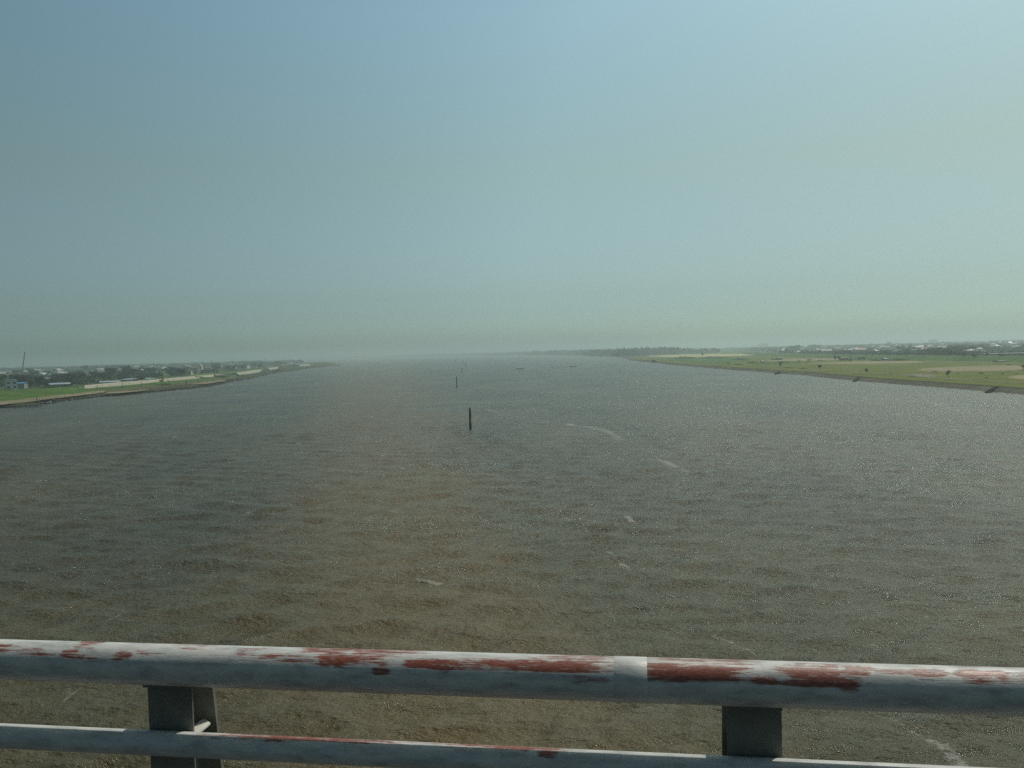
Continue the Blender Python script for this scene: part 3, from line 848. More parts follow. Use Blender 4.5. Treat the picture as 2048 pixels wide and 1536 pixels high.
for a in [
    (1781, 743.6, 746, 9, 'dry', 'low brown bush on the meadow right of the round dark tree'),
    (1869.5, 741, 744.6, 13, 'dark', 'low dark bush at the near edge of the big bare field'),
    (1847.5, 747.6, 750.4, 6, 'dark', 'tiny dark bush beside the bend of the gravel path'),
    (1824, 752.6, 754.6, 20, 'dark', 'flat dark strip of scrub just above the revetment'),
    (1914.6, 745.6, 748.4, 6, 'dark', 'tiny dark bush right of the thin straggly tree'),
    (1962, 744, 747.4, 10, 'dark', 'dark bush below the middle of the big bare field'),
    (1973, 752.5, 756, 8, 'dry', 'brownish bush on the open grass between field and path'),
    (2006, 744, 747, 6, 'dark', 'small black-green bush below the right part of the big bare field'),
    (2003, 747.5, 750.2, 9, 'dry', 'brown low bush just in front of a black-green one'),
    (2033, 745.5, 748.4, 9, 'dry', 'brown bush near the right edge, below the bare field'),
    (2017, 727.4, 730.3, 9, 'dark', 'dark bush above the right end of the big bare field'),
    (2018, 740.5, 742.6, 10, 'dark', 'flat dark bush touching the lower right rim of the bare field'),
    (1598, 719.6, 723.6, 8, 'dark', 'dark bush between the two long bare fields'),
    (1575, 722.2, 725, 12, 'dark', 'dark hedge clump left of a bush between the bare fields'),
    (1504, 722.8, 726.4, 24, 'dark', 'long dark hedge beside the small white hut'),
    (1529, 723.2, 726.2, 12, 'dark', 'dark hedge clump right of the small white hut'),
    (1476, 727, 729.4, 22, 'dark', 'low black hedge along the riverside track'),
    (1456, 725, 728.4, 8, 'dark', 'little bush at the left end of the low black hedge'),
    (1575, 733.4, 735.8, 22, 'dark', 'thin dark line of scrub above the revetment, left piece'),
    (1606, 735, 737.4, 18, 'dark', 'thin dark line of scrub above the revetment, right piece'),
    (1618, 720.8, 723.4, 15, 'dry', 'brown hedge at the upper side of the long bare field'),
    (1640, 719.6, 722, 16, 'dark', 'dark hedge left of the pair of dark trees'),
    (1700, 715, 722, 7, 'dark', 'dark bush standing at the left of the parked vehicles'),
    (1752, 717.6, 721.6, 26, 'dark', 'long dark hedge right of the parked vehicles'),
    (1795, 716.2, 721.2, 46, 'dark', 'longest dark hedge, at the foot of the levee'),
    (1700, 707, 712, 22, 'mid', 'mid green thicket on the levee behind the parked vehicles'),
    (1430, 712.6, 716.4, 60, 'mid', 'long green thicket on the near side of the straw field'),
    (1370, 712.4, 717.4, 46, 'mid', 'green thicket between the inlet and the straw field'),
    (1480, 716, 719.5, 34, 'dark', 'dark thicket at the right end of the straw field'),
    (1546, 716, 719.6, 12, 'dark', 'dark scrub left of the dark shed'),
    (1307, 718.2, 724.4, 12, 'dark', 'dark scrub on the point beside the inlet'),
    (1288, 720.6, 723, 20, 'dark', 'low scrub trailing out to the water from the inlet point'),
]:
    bush_px(*a)

# left bank
for a in [
    (79, 750.5, 776, 22, 'dark_a', 'tall dark tree right beside the pale blue house'),
    (62, 757, 776, 18, 'dark_b', 'dark tree crowding the low blue annex'),
    (92, 759, 777, 20, 'mid_b', 'greener bushy tree left of the grey gabled shed'),
    (60, 733.5, 748, 20, 'dark_b', 'dark tree group at the foot of the crane boom'),
    (36, 740, 753, 24, 'dark_a', 'dark tree left of the crane boom in the hazy town'),
    (162, 744.5, 763, 26, 'dark_a', 'large dark tree in the middle of the left town'),
    (190, 740, 760, 26, 'dark_b', 'large dark tree with a broad crown, centre of the left grove'),
    (222, 734.5, 756, 30, 'dark_a', 'largest dark tree of the left grove'),
    (170, 728.5, 743, 22, 'dark_b', 'tall tree poking above the hazy skyline on the left'),
    (252, 730, 751, 24, 'dark_a', 'tall round dark tree right of the left grove'),
    (248, 741, 757, 18, 'dark_b', 'shorter dark tree under the tall round one'),
    (363, 735, 754.5, 24, 'dark_a', 'big round dark tree beside the concrete levee'),
    (391, 741.5, 749.5, 12, 'dark_b', 'small tree right of the big round tree'),
    (405, 741, 748.5, 9, 'mid_a', 'smallest tree behind the thin end of the concrete levee'),
    (343, 744, 750.5, 10, 'dark_b', 'small dark tree left of the big round tree'),
    (520, 728.6, 736.4, 14, 'dark_a', 'round dark tree above the rounded concrete slope'),
    (283, 750.6, 763, 24, 'mid_b', 'dark green tree between the two blue-grey roofs'),
    (270, 758, 766, 20, 'dark_a', 'low tree in front of the left blue-grey roof'),
    (143, 764.5, 771, 4, 'dark_b', 'thin dark tree, first of three behind the levee'),
    (155, 763.5, 771, 5, 'dark_a', 'thin dark tree, second of three behind the levee'),
    (195, 761, 768.5, 6, 'dark_b', 'thin dark tree, last of three behind the levee'),
    (240, 754, 763, 12, 'dark_a', 'dark tree at the right end of the pale gabled roof'),
    (426, 727, 737, 10, 'dark_b', 'dark tree beside the chimney of the black building'),
    (602, 719.5, 729.5, 6, 'sparse', 'thin tree on the green knoll at the left point'),
]:
    tree_px(*a)
for a in [
    (100, 769.5, 777, 40, 'mid', 'light green thicket in front of the grey gabled shed'),
    (136, 768, 772.5, 22, 'mid', 'green thicket behind the upturned boats'),
    (20, 777, 784, 40, 'mid', 'green thicket at the foot of the pale blue house'),
    (400, 752, 757.5, 40, 'mid', 'bright green scrub in front of the thin end of the concrete levee'),
    (330, 766, 770, 34, 'mid', 'scrub on the foreshore below the concrete levee'),
    (445, 750, 755, 30, 'mid', 'scrub below the thin pale strip of levee'),
    (556, 738.5, 742.5, 18, 'mid', 'scrub below the short pale slope at the bend'),
    (588, 728, 732, 26, 'dark', 'dark scrub left of the green knoll'),
    (320, 780, 782, 0.1, 'dry', None),
]:
    if a[5]: bush_px(*a, z=ZL + 0.3)

# ------------------------------------------------------------------ buildings
def house_meshes(kind):
    """unit house: one metre wide (x), one deep (y), wall one high; the roof sits on top"""
    w = MB(); w.box((0, 0, 0.5), (1, 1, 1))
    r = MB()
    e, h = 0.57, {'gable': 0.42, 'low': 0.2, 'hip': 0.45, 'flat': 0.08}[kind]
    if kind in ('gable', 'low'):
        w.poly([(-.5, -.5, 1.001), (-.5, .5, 1.001), (-.5, 0, 1 + h * .87), (.5, -.5, 1.001), (.5, .5, 1.001), (.5, 0, 1 + h * .87)], [(0, 2, 1), (3, 4, 5), (0, 3, 5, 2), (1, 2, 5, 4)])
        t = 0.05
        for s in (-1, 1):
            vs = [(-e, s * e, 1 - h * .1), (e, s * e, 1 - h * .1), (e, 0, 1 + h), (-e, 0, 1 + h)]
            vs += [(x, y, z + t) for x, y, z in vs]
            r.poly(vs, [(3, 2, 1, 0), (4, 5, 6, 7), (0, 1, 5, 4), (1, 2, 6, 5), (2, 3, 7, 6), (3, 0, 4, 7)])
    elif kind == 'hip':
        r.poly([(-e, -e, 1.0), (e, -e, 1.0), (e, e, 1.0), (-e, e, 1.0), (-.22, 0, 1 + h), (.22, 0, 1 + h), (-e, -e, .96), (e, -e, .96), (e, e, .96), (-e, e, .96)],
               [(0, 1, 5, 4), (1, 2, 5), (2, 3, 4, 5), (3, 0, 4), (9, 8, 7, 6), (6, 7, 1, 0), (7, 8, 2, 1), (8, 9, 3, 2), (9, 6, 0, 3)])
    else:
        r.box((0, 0, 1.04), (1.04, 1.04, h))
    out = []
    for nm, b in (('wall', w), ('roof', r)):
        d = bpy.data.meshes.new(nm); d.from_pydata([tuple(v) for v in b.v], [], b.f); d.update(); out.append(d)
    return out
WALLS = [flat_mat('wall_cream', (0.50, 0.46, 0.38), .85, .15, .3), flat_mat('wall_white', (0.66, 0.66, 0.63), .8, .12, .3), flat_mat('wall_grey', (0.30, 0.31, 0.31), .85, .2, .3),
         flat_mat('wall_brown', (0.20, 0.15, 0.11), .85, .2, .3)]
ROOFS = {'grey': flat_mat('roof_grey_tile', (0.14, 0.15, 0.16), .5, .25, .6), 'dark': flat_mat('roof_dark_tile', (0.06, 0.065, 0.075), .5, .25, .6),
         'blue': flat_mat('roof_bluish_metal', (0.34, 0.40, 0.46), .35, .15, .5), 'white': flat_mat('roof_white_metal', (0.52, 0.52, 0.49), .35, .1, .4),
         'brown': flat_mat('roof_brown_tile', (0.22, 0.12, 0.08), .6, .25, .6), 'cream': flat_mat('roof_cream', (0.68, 0.62, 0.42), .5, .12, .4),
         'red': flat_mat('roof_red_brown', (0.30, 0.14, 0.10), .6, .2, .5), 'bluesheet': flat_mat('blue_sheeting', (0.06, 0.24, 0.45), .5, .2, .5)}
win_m = flat_mat('window_glass_dark', (0.03, 0.035, 0.045), 0.15, 0.3, 2)
_hm = {}
def hmesh(kind, wi, roof):
    k = (kind, wi, roof)
    if k not in _hm:
        w, r = house_meshes(kind); w.materials.append(WALLS[wi]); r.materials.append(ROOFS[roof]); _hm[k] = (w, r)
    return _hm[k]
_wm = {}
def win_mesh(n, rows_):
    """a row of panes proud of the long wall"""
    if (n, rows_) not in _wm:
        b = MB()
        b.box((0, 0, 0), (1, 1, 1))
        d = bpy.data.meshes.new('window'); d.from_pydata(b.v, [], b.f); d.materials.append(win_m); d.update(); _wm[(n, rows_)] = d
    return _wm[(n, rows_)]
def house(loc, w, d, h, rz, kind, wi, roof, label, group=None, name='house', cat='house', windows=0):
    t = empty(name, loc, rz, label, cat, group)
    a, b = hmesh(kind, wi, roof)
    for nm, m in (('wall', a), ('roof', b)):
        o = mesh_obj(nm, 0, 0, 0, t, data=m); o.scale = (w, d, h)
    if windows:
        per = max(2, int(w / 3.2)) if windows == 1 else windows
        storeys = 2 if h > 5 else 1
        for st in range(storeys):
            for i in range(per):
                o = mesh_obj('window', 0, 0, 0, t, data=win_mesh(1, 1))
                o.scale = (min(1.6, w / per * .5), 0.08, 1.1)
                o.location = (-w / 2 + w * (i + .5) / per, -d / 2 - 0.03, h * (0.32 if storeys == 2 else .55) + st * h * 0.42)
    return t
def house_px(px, roof_top, base, wpx, dm, rz, kind, wi, roof, label, z=ZL, share=0.72, **k):
    p = G(px, base, z); s = p.y / FPX; H = (base - roof_top) * s
    return house(p, wpx * s, dm, H * share if kind in ('gable', 'hip') else H * 0.85, rz, kind, wi, roof, label, **k)

# left town, the ones that can be told apart
hb_ = house_px(23, 757, 780.5, 20, 7, 0.6, 'flat', 1, 'blue', 'pale blue-white two storey house above the green levee bank', windows=2)
house_px(41, 765, 777, 23, 6, 0.1, 'low', 2, 'bluesheet', 'low annex with blue roof beside the pale blue house')
house_px(115, 761.5, 773.5, 40, 16, 0.5, 'gable', 2, 'blue', 'grey-blue gabled shed behind the light green thicket', share=0.45, name='warehouse', cat='warehouse')
house_px(219, 758.4, 768, 34, 13, 0.55, 'gable', 2, 'blue', 'pale gabled shed roof just above the beginning of the concrete levee', share=0.45, name='warehouse', cat='warehouse')
house_px(266, 751.5, 762.5, 26, 15, -0.35, 'gable', 2, 'blue', 'left one of two blue-grey roofs behind the concrete levee', share=0.35, name='warehouse', cat='warehouse')
house_px(307, 751, 760.5, 30, 16, -0.5, 'gable', 2, 'blue', 'right one of two blue-grey roofs behind the concrete levee', share=0.30, name='warehouse', cat='warehouse')
house_px(98, 752.5, 762, 26, 9, -0.5, 'gable', 2, 'grey', 'long pale roof running away behind the grey-blue shed', share=0.5)
house_px(91, 744.5, 750, 20, 10, 0.1, 'gable', 1, 'white', 'cream-white long roof in the middle of the left town', share=0.5)
bk = house_px(435, 724.6, 736.5, 17, 14, 0.1, 'flat', 3, 'white', 'tall dark building with a white roof line and chimney', name='factory', cat='factory')
pk = G(426.5, 736.5, ZL); s_ = pk.y / FPX
ch = MB(); ch.tube((0, 0, 0), (0, 0, 17 * s_ ), 0.9, 0.6, 10)
c_ = ch.build('chimney', WALLS[3], bk); c_.location = (-11 * s_, 2, 0)
fx = G(505, 728, ZL); s_ = fx.y / FPX
fb = empty('factory', fx, 0.0, 'long low hazy factory with stacks on the skyline before the left point', 'factory')
for nm, x0, w_, h_, d_, mt in (('wall', -14, 28, 6.6, 30, WALLS[2]), ('wall', 10, 20, 5.2, 26, WALLS[2]), ('wall', -20, 12, 4.8, 22, WALLS[3]), ('roof', 13, 15, 1.0, 24, ROOFS['white'])):
    b = MB(); z0 = 0 if nm == 'wall' else 5.25 * s_
    b.box((x0 * s_, 0 if nm == 'wall' else -3, z0 + h_ * s_ / 2), (w_ * s_, d_, h_ * s_)); b.build(nm, mt, fb)
for x0, h_ in ((-18, 10.5), (0, 10), (24, 10.2)):
    b = MB(); b.tube((x0 * s_, 6, 0), (x0 * s_, 6, h_ * s_), 1.6, 1.0, 8); b.build('chimney', WALLS[2], fb)

# right side, the ones that can be told apart
house_px(1644, 700, 706.5, 72, 16, -0.03, 'flat', 1, 'white', 'very long white building half hidden by trees on the right', name='warehouse', cat='warehouse')
house_px(1817, 700, 708.5, 20, 18, 0.2, 'gable', 2, 'cream', 'pale yellow roof behind the dark trees near the levee', share=0.3, name='warehouse', cat='warehouse')
house_px(1923, 693.8, 700.5, 15, 20, 0.2, 'gable', 1, 'white', 'brightest white roof in the right town', share=0.3, name='warehouse', cat='warehouse')
house_px(1960, 694, 699, 7, 12, 0.7, 'gable', 1, 'white', 'small white roof, left of the slanting pair', share=0.4)
house_px(1970, 693.5, 699, 12, 14, 0.6, 'gable', 1, 'white', 'white slanting roof, upper one of the pair in the right town', share=0.4)
house_px(1978, 697, 703, 10, 12, 0.6, 'gable', 1, 'cream', 'cream slanting roof, lower one of the pair in the right town', share=0.4)
house_px(1963, 699.5, 704, 7, 9, 0.6, 'gable', 1, 'white', 'tiny white slanting roof under the pair', share=0.4)
house_px(1998, 691, 696, 13, 14, 0.1, 'gable', 1, 'blue', 'pale roof standing free right of the slanting pair', share=0.4)
house_px(1879.5, 696.5, 701, 6, 9, 0.1, 'gable', 1, 'blue', 'small bluish roof left of the brightest white roof', share=0.4)
house_px(2030, 705, 714, 124, 14, -0.02, 'flat', 2, 'white', 'long grey warehouse with a white roof line at the right edge', name='warehouse', cat='warehouse', z=ZL)
house_px(1926, 707, 712, 21, 8, 0.0, 'flat', 2, 'bluesheet', 'low shed under bright blue sheeting behind the levee', name='shed', cat='shed')
house_px(1999, 718.6, 723.6, 15, 7, 0.1, 'gable', 3, 'dark', 'low purple-grey roofed shed on the near slope of the levee', name='shed', cat='shed', z=2.0, share=.4)
house_px(1687, 715.6, 720.8, 13, 6, 0.1, 'flat', 3, 'cream', 'tan flat shed right of the pair of dark trees', name='shed', cat='shed')
house_px(1558, 714.6, 720, 9, 7, 0.1, 'gable', 2, 'dark', 'little dark shed with a pale base at the left end of the bare field', name='shed', cat='shed')
house_px(1524, 721.8, 725.4, 4, 3, 0.3, 'gable', 1, 'white', 'tiny white hut between the dark hedges', name='hut', cat='hut')
house_px(1568, 721.6, 724.4, 3.4, 3, 0.1, 'flat', 0, 'cream', 'tiny cream hut beside the hedge clump', name='hut', cat='hut')
house_px(1618, 717.6, 721, 5, 4, 0.1, 'flat', 0, 'grey', 'tiny grey hut on the near side of the bare field', name='hut', cat='hut')
house_px(1768.5, 716, 721, 7, 6, 0.2, 'gable', 2, 'blue', 'pale grey-green shed at the left end of the longest hedge', name='shed', cat='shed')
house_px(1533, 704, 707.5, 24, 8, 0.1, 'low', 1, 'blue', 'pair-like low white shed in front of the far green field', name='shed', cat='shed')
house_px(1559, 696, 699.6, 6, 14, 0.2, 'gable', 1, 'white', 'bright little roof over the dark grove on the right', share=.4)
house_px(1525, 695.6, 698.4, 32, 20, 0.0, 'low', 1, 'blue', 'long thin pale roof below the tall hazy block', name='warehouse', cat='warehouse')
house_px(1363.5, 703, 706, 8, 12, 0.2, 'gable', 1, 'white', 'white roof just behind the straw coloured field', share=.4)
for (px, top, base, w_, lab) in ((1528, 685.5, 696, 13, 'tall pale block fading into haze above the right town'), (1521, 688.5, 696, 9, 'lower block against the left side of the tall pale block'),
                                 (1866, 677.6, 688, 10, 'square hazy block with a flat cap on the far right skyline')):
    house_px(px, top, base, w_, 40, 0.0, 'flat', 2, 'grey', lab, name='tower_block', cat='building', windows=0)
# sheds by the parked vehicles
house_px(1722, 711, 717, 9, 5, 0.15, 'low', 2, 'white', 'white roofed shelter behind the parked vehicles', name='shelter', cat='shelter')

# the many small houses further off
HOUSE_KINDS = [('gable', 'grey'), ('gable', 'dark'), ('hip', 'grey'), ('hip', 'dark'), ('gable', 'white'), ('low', 'blue'), ('gable', 'brown'), ('hip', 'blue'), ('flat', 'white'), ('low', 'white'), ('gable', 'red')]
RNAME = {'grey': 'grey-tiled', 'dark': 'dark-roofed', 'white': 'white-roofed', 'blue': 'bluish-roofed', 'brown': 'brown-roofed', 'red': 'red-brown-roofed'}
def levee_x(Y): return float(np.interp(Y, [p.y for p in LV], [p.x for p in LV]))
taken = []
def free(p, r):
    for q, s in taken:
        if (p.x - q.x) ** 2 + (p.y - q.y) ** 2 < (r + s) ** 2: return False
    return True
def sample_right(dy0, dy1):
    for _ in range(4000):
        px = random.uniform(1330, 2085); dy = random.uniform(dy0, dy1)
        p = G(px, hor(px) + dy, ZL)
        if px > 1955 and dy > 25: continue
        if 0 < p.y < 5200 and p.x > levee_x(min(p.y, 3200)) + 45 and p.x > 40: return px, p
def sample_left(dy0, dy1):
    for _ in range(4000):
        px = random.uniform(-30, 600); dy = random.uniform(dy0, dy1)
        py = hor(px) + dy
        lim = float(np.interp(px, [c[0] for c in C_] + [525, 600], [c[1] for c in C_] + [737, 729]))
        p = G(px, py, ZL)
        if py < lim - 3.0 and 0 < p.y < 4500: return px, p
def zone(side, px, d):
    w = 'left' if side == 'l' else 'right'
    if side == 'l':
        near = 'behind the green bank' if px < 165 else "behind the concrete levee's start" if px < 330 else "behind the concrete levee's thin end" if px < 470 else 'before the green knoll'
    else:
        near = 'beyond the straw field' if px < 1520 else 'near the long white building' if px < 1700 else 'behind the parked vehicles' if px < 1830 else 'below the square block' if px < 1940 else 'behind the long warehouse'
    dd = 'in front rows' if d < 750 else 'in second rows' if d < 1100 else 'midway back' if d < 1800 else 'deep in haze' if d < 2800 else 'at the skyline'
    return '%s, %s town, %s' % (dd, w, near)
for side, n, lo, hi in (('l', 60, 7, 16), ('l', 34, 16, 29), ('r', 112, 5.0, 13), ('r', 56, 13, 31)):
    k = 0; tries = 0
    while k < n and tries < 3000:
        tries += 1
        r_ = (sample_left if side == 'l' else sample_right)(lo, hi)
        if r_ is None: break
        px, p = r_
        if not free(p, 9): continue
        # keep the ground in front of the singled-out buildings open
        kind, roof = random.choice(HOUSE_KINDS)
        if roof in ('red', 'dark', 'brown') and random.random() < 0.3: roof = 'white'
        where = zone(side, px, p.y)
        big = random.random() < (0.3 if p.y > 1200 else 0.1)
        big = big and roof not in ('white', 'blue'); w = random.uniform(8, 13) * (1.8 if big else 1); d = random.uniform(7, 11) * (1.5 if big else 1); h = random.uniform(3.2, 6.0)
        taken.append((p, max(w, d) * .55))
        size = ('large' if h > 4.6 else 'long low') if big else ('small' if h < 4.6 else 'two-storey')
        house(p, w, d, h, random.choice((0, 1.57)) + random.uniform(-.35, .35), kind, random.choice((0, 1, 2, 0, 1, 3)), roof,
              '%s %s %s house %s' % (size, RNAME[roof], {'flat': 'flat', 'low': 'low', 'hip': 'hipped', 'gable': 'gabled'}[kind], where),
              '%s houses %s' % (RNAME[roof], where), windows=1 if (p.y < 650 and not big) else 0)
        k += 1
# trees among them
for side, n, lo, hi in (('l', 45, 7, 17), ('l', 42, 17, 45), ('r', 70, 6, 14), ('r', 62, 14, 40)):
    k = 0; tries = 0
    while k < n and tries < 4000:
        tries += 1
        r_ = (sample_left if side == 'l' else sample_right)(lo, hi)
        if r_ is None: break
        px, p = r_
        if not free(p, 4): continue
        kd = random.choice(('dark_a', 'dark_b', 'dark_a', 'mid_a', 'mid_b'))
        where = zone(side, px, p.y)
        grove = random.random() < 0.45
        h = random.uniform(6, 10); w = h * random.uniform(.8, 1.3) * (2.2 if grove else 1)
        taken.append((p, w * .3))
        tree_at(p, w, h, kd, '%s %s tree %s' % (('wide' if grove else 'small') if h < 8 else ('tall wide' if grove else 'tall'), ('dark' if kd == 'dark_a' else 'ragged dark') if kd[0] == 'd' else ('green' if kd == 'mid_a' else 'ragged green'), where),
                'trees %s' % where)
        k += 1

# distant woods: nobody could count them
def woods(name, pts, mat, label, seed):
    r_ = random.Random(seed); vs, fs = [], []
    for p, w, h in pts:
        for _ in range(46):
            a = r_.uniform(0, 6.28); rr = math.sqrt(r_.random())
            q = Vector((p.x + w * .5 * rr * math.cos(a), p.y + w * .5 * rr * math.sin(a), ZL + h * r_.uniform(0.05, 1.0) * (1 - 0.45 * rr * rr)))
            s = w * r_.uniform(.07, .15); s2 = h * r_.uniform(.12, .26)
            k = len(vs); c_, s__ = math.cos(a * 3), math.sin(a * 3)
            vs += [(q.x - s * c_, q.y - s * s__, q.z), (q.x, q.y + s * .3, q.z + s2), (q.x + s * c_, q.y + s * s__, q.z), (q.x, q.y - s * .3, max(ZL - .2, q.z - s2))]
            fs.append((k, k + 1, k + 2, k + 3))
    return tag(mesh_obj(name, vs, fs, mat), label, kind='stuff')
pts = []
for _ in range(520):
    r = sample_right(4.4, 12)
    if r: pts.append((r[1], random.uniform(26, 60), random.uniform(6, 11)))
for _ in range(140):
    r = sample_right(12, 26)
    if r: pts.append((r[1], random.uniform(10, 22), random.uniform(4, 7)))
for _ in range(170):
    r = sample_right(20, 38)
    if r: pts.append((r[1], random.uniform(7, 15), random.uniform(3.5, 6.5)))
for _ in range(60):
    px = random.uniform(1960, 2090); r = G(px, hor(px) + random.uniform(31, 35), ZL)
    pts.append((r, random.uniform(6, 12), random.uniform(2.5, 4)))
woods('distant_woods', pts, leaf_dark, 'hazy belt of woods around the roofs of the right town', 3)
pts = []
for _ in range(330):
    r = sample_left(5.2, 13)
    if r: pts.append((r[1], random.uniform(22, 50), random.uniform(5, 10)))
for _ in range(120):
    r = sample_left(13, 30)
    if r: pts.append((r[1], random.uniform(9, 18), random.uniform(3.5, 6)))
for _ in range(70):
    r = sample_left(28, 44)
    if r: pts.append((r[1], random.uniform(6, 12), random.uniform(3, 5.5)))
woods('distant_woods', pts, leaf_dark, 'hazy belt of woods around the roofs of the left town', 4)
pts = []
for p in ER:
    if p.y > 1700:
        for _ in range(15):
            a = random.uniform(10, 300)
            pts.append((Vector((p.x + a * random.uniform(.4, 1), p.y + a, 0)), random.uniform(50, 110) * p.y / 4000, random.uniform(9, 18)))
woods('far_shore_woods', pts, leaf_dark, 'low wooded far shore closing the river on the horizon', 5)

# ------------------------------------------------------------------ masts, poles, crane
steel = flat_mat('galvanised_steel', (0.28, 0.29, 0.29), .5, .2, 1.5)
dark_wood = flat_mat('wet_dark_wood', (0.030, 0.026, 0.020), .7, .35, 3)
grey_wood = flat_mat('grey_wood', (0.10, 0.09, 0.075), .8, .3, 3)
# piles standing in the channel
PILES = [(941, 859, 815, 5.4, 'nearest and tallest dark pile standing in the river'), (913.8, 774.3, 752.3, 2.3, 'second nearest dark pile in the river, slightly left of the nearest'),
         (923.8, 745.6, 735, 1.7, 'third dark pile out in the river, well beyond the second'), (931.3, 734, 726, 1.4, 'fourth small dark pile far out in the river'),
         (926.2, 727.2, 719.8, 1.1, 'fifth tiny pile, almost lost in the haze'), (911, 724.4, 718.8, 0.9, 'farthest tiny pile, left of the fifth')]
for px, base, top, wpx, lab in PILES:
    p = G(px, base, 0); s = p.y / FPX; H = (base - top) * s; rr = wpx * s / 2
    pl = empty('channel_pile', (p.x, p.y, 0), random.uniform(0, 6), lab, 'pile', 'piles standing in the channel')
    b = MB(); lean = -0.012 * H
    b.tube((0.02, 0, -1.5), (lean * .5, 0, H * .5), rr, rr * .88, 12); b.tube((lean * .5, 0, H * .5), (lean, 0, H), rr * .88, rr * .66, 12)
    b.build('post', dark_wood, pl, True)
    if H > 4 and px > 900 and s < 0.3:
        b = MB(); b.tube((lean, 0, H), (lean, 0, H + 0.08), rr * .72, rr * .5, 12); b.build('cap', steel, pl)
# lattice tower on the right skyline
def lattice(name, loc, H, w0, w1, mat, parent, lean=(0, 0), r=0.09, n=8):
    b = MB()
    def cor(t, i):
        w = (w0 + (w1 - w0) * t) / 2; sx, sy = ((-1, -1), (1, -1), (1, 1), (-1, 1))[i]
        return Vector((sx * w + lean[0] * t, sy * w + lean[1] * t, H * t))
    for i in range(4):
        b.tube(cor(0, i), cor(1, i), r, r * .8, 5)
        for k in range(n):
            b.tube(cor(k / n, i), cor((k + 1) / n, (i + 1) % 4), r * .6, n=4)
            b.tube(cor((k + 1) / n, i), cor((k + 1) / n, (i + 1) % 4), r * .5, n=4)
    o = b.build(name, mat, parent); o.location = loc
    return o
p = G(1433.5, 694.5, ZL) ; p = Vector((p.x * .5, p.y * .5, ZL)) if p.y > 2600 else p
s = p.y / FPX; H = 16 - ZL + (hor(1433.5) - 674.5) * s
tw = empty('radio_tower', p, 0.3, 'thin lattice mast with a box-like head above the right bank skyline', 'mast')
lattice('lattice', (0, 0, 0), H * .9, 3.2, 1.6, steel, tw, r=0.42, n=10)
b = MB()
for i in range(6):
    a = i * 1.047; b.tube((1.5 * math.cos(a), 1.5 * math.sin(a), H * .86), (1.5 * math.cos(a), 1.5 * math.sin(a), H * .96), 0.5, n=6)
b.tube((0, 0, H * .865), (0, 0, H * .875), 2.2, n=12); b.tube((0, 0, H * .94), (0, 0, H * .95), 2.2, n=12)
b.build('antenna_platform', steel, tw)
b = MB(); b.tube((0, 0, H * .9), (0, 0, H), 0.3, 0.15, 6); b.build('antenna', steel, tw)
# crane boom over the left town
p = G(44, 750, ZL); s = p.y / FPX
H = 16 - ZL + (hor(52) - 703.5) * s
cr = empty('crawler_crane', p, 0.0, 'dark lattice crane boom leaning above the left skyline', 'crane')
lattice('boom', (0, 0, 3), H - 3, 1.3, 0.7, dark_wood, cr, lean=(8 * s, 0), r=0.2, n=16)
b = MB(); b.box((-2.5, 0, 2.2), (6, 3, 2.2)); b.box((1.2, -1, 2.4), (1.6, 1.2, 2.2)); b.build('cab', flat_mat('crane_paint', (0.35, 0.25, 0.06), .6, .2, 1), cr)
b = MB(); b.box((-1, -1.6, .55), (6, .7, 1.1)); b.box((-1, 1.6, .55), (6, .7, 1.1)); b.build('tracks', dark_wood, cr)
b = MB(); b.tube((8 * s, 0, H), (8 * s, 0, H * .55), 0.05, n=4); b.build('hoist_rope', dark_wood, cr)
# utility poles
def utility_pole(px, top, base, lab, z=ZL, group='utility poles on the left bank'):
    p = G(px, base, z); s = p.y / FPX; H = (base - top) * s
    t = empty('utility_pole', p, random.uniform(-.3, .3), lab, 'utility pole', group)
    b = MB(); b.tube((0, 0, -.3), (0, 0, H), 0.22 + .0001 * p.y, 0.14 + .0001 * p.y, 7); b.build('pole', grey_wood, t)
    b = MB(); b.box((0, 0, H * .93), (1.8, .14, .14)); b.box((0, 0, H * .86), (1.4, .14, .14)); b.build('crossarm', grey_wood, t)
for a in ((465, 717.5, 741, 'tall utility pole standing clear of the trees right of the black building'), (602, 715.6, 729, 'pole on the skyline above the green knoll'),
          (308, 733, 748, 'utility pole between the rice fields on the left'), (130, 747, 765, 'utility pole among the roofs left of the grove'),
          (333, 737, 752, 'utility pole left of the big round tree')):
    utility_pole(*a)
for i, px in enumerate((1702, 1745, 1800, 1846, 1893, 1940, 1985, 2030)):
    b0 = hor(px) + 33
    utility_pole(px, b0 - 13, b0, 'slim utility pole behind the right levee', z=ZL, group='utility poles behind the right levee')

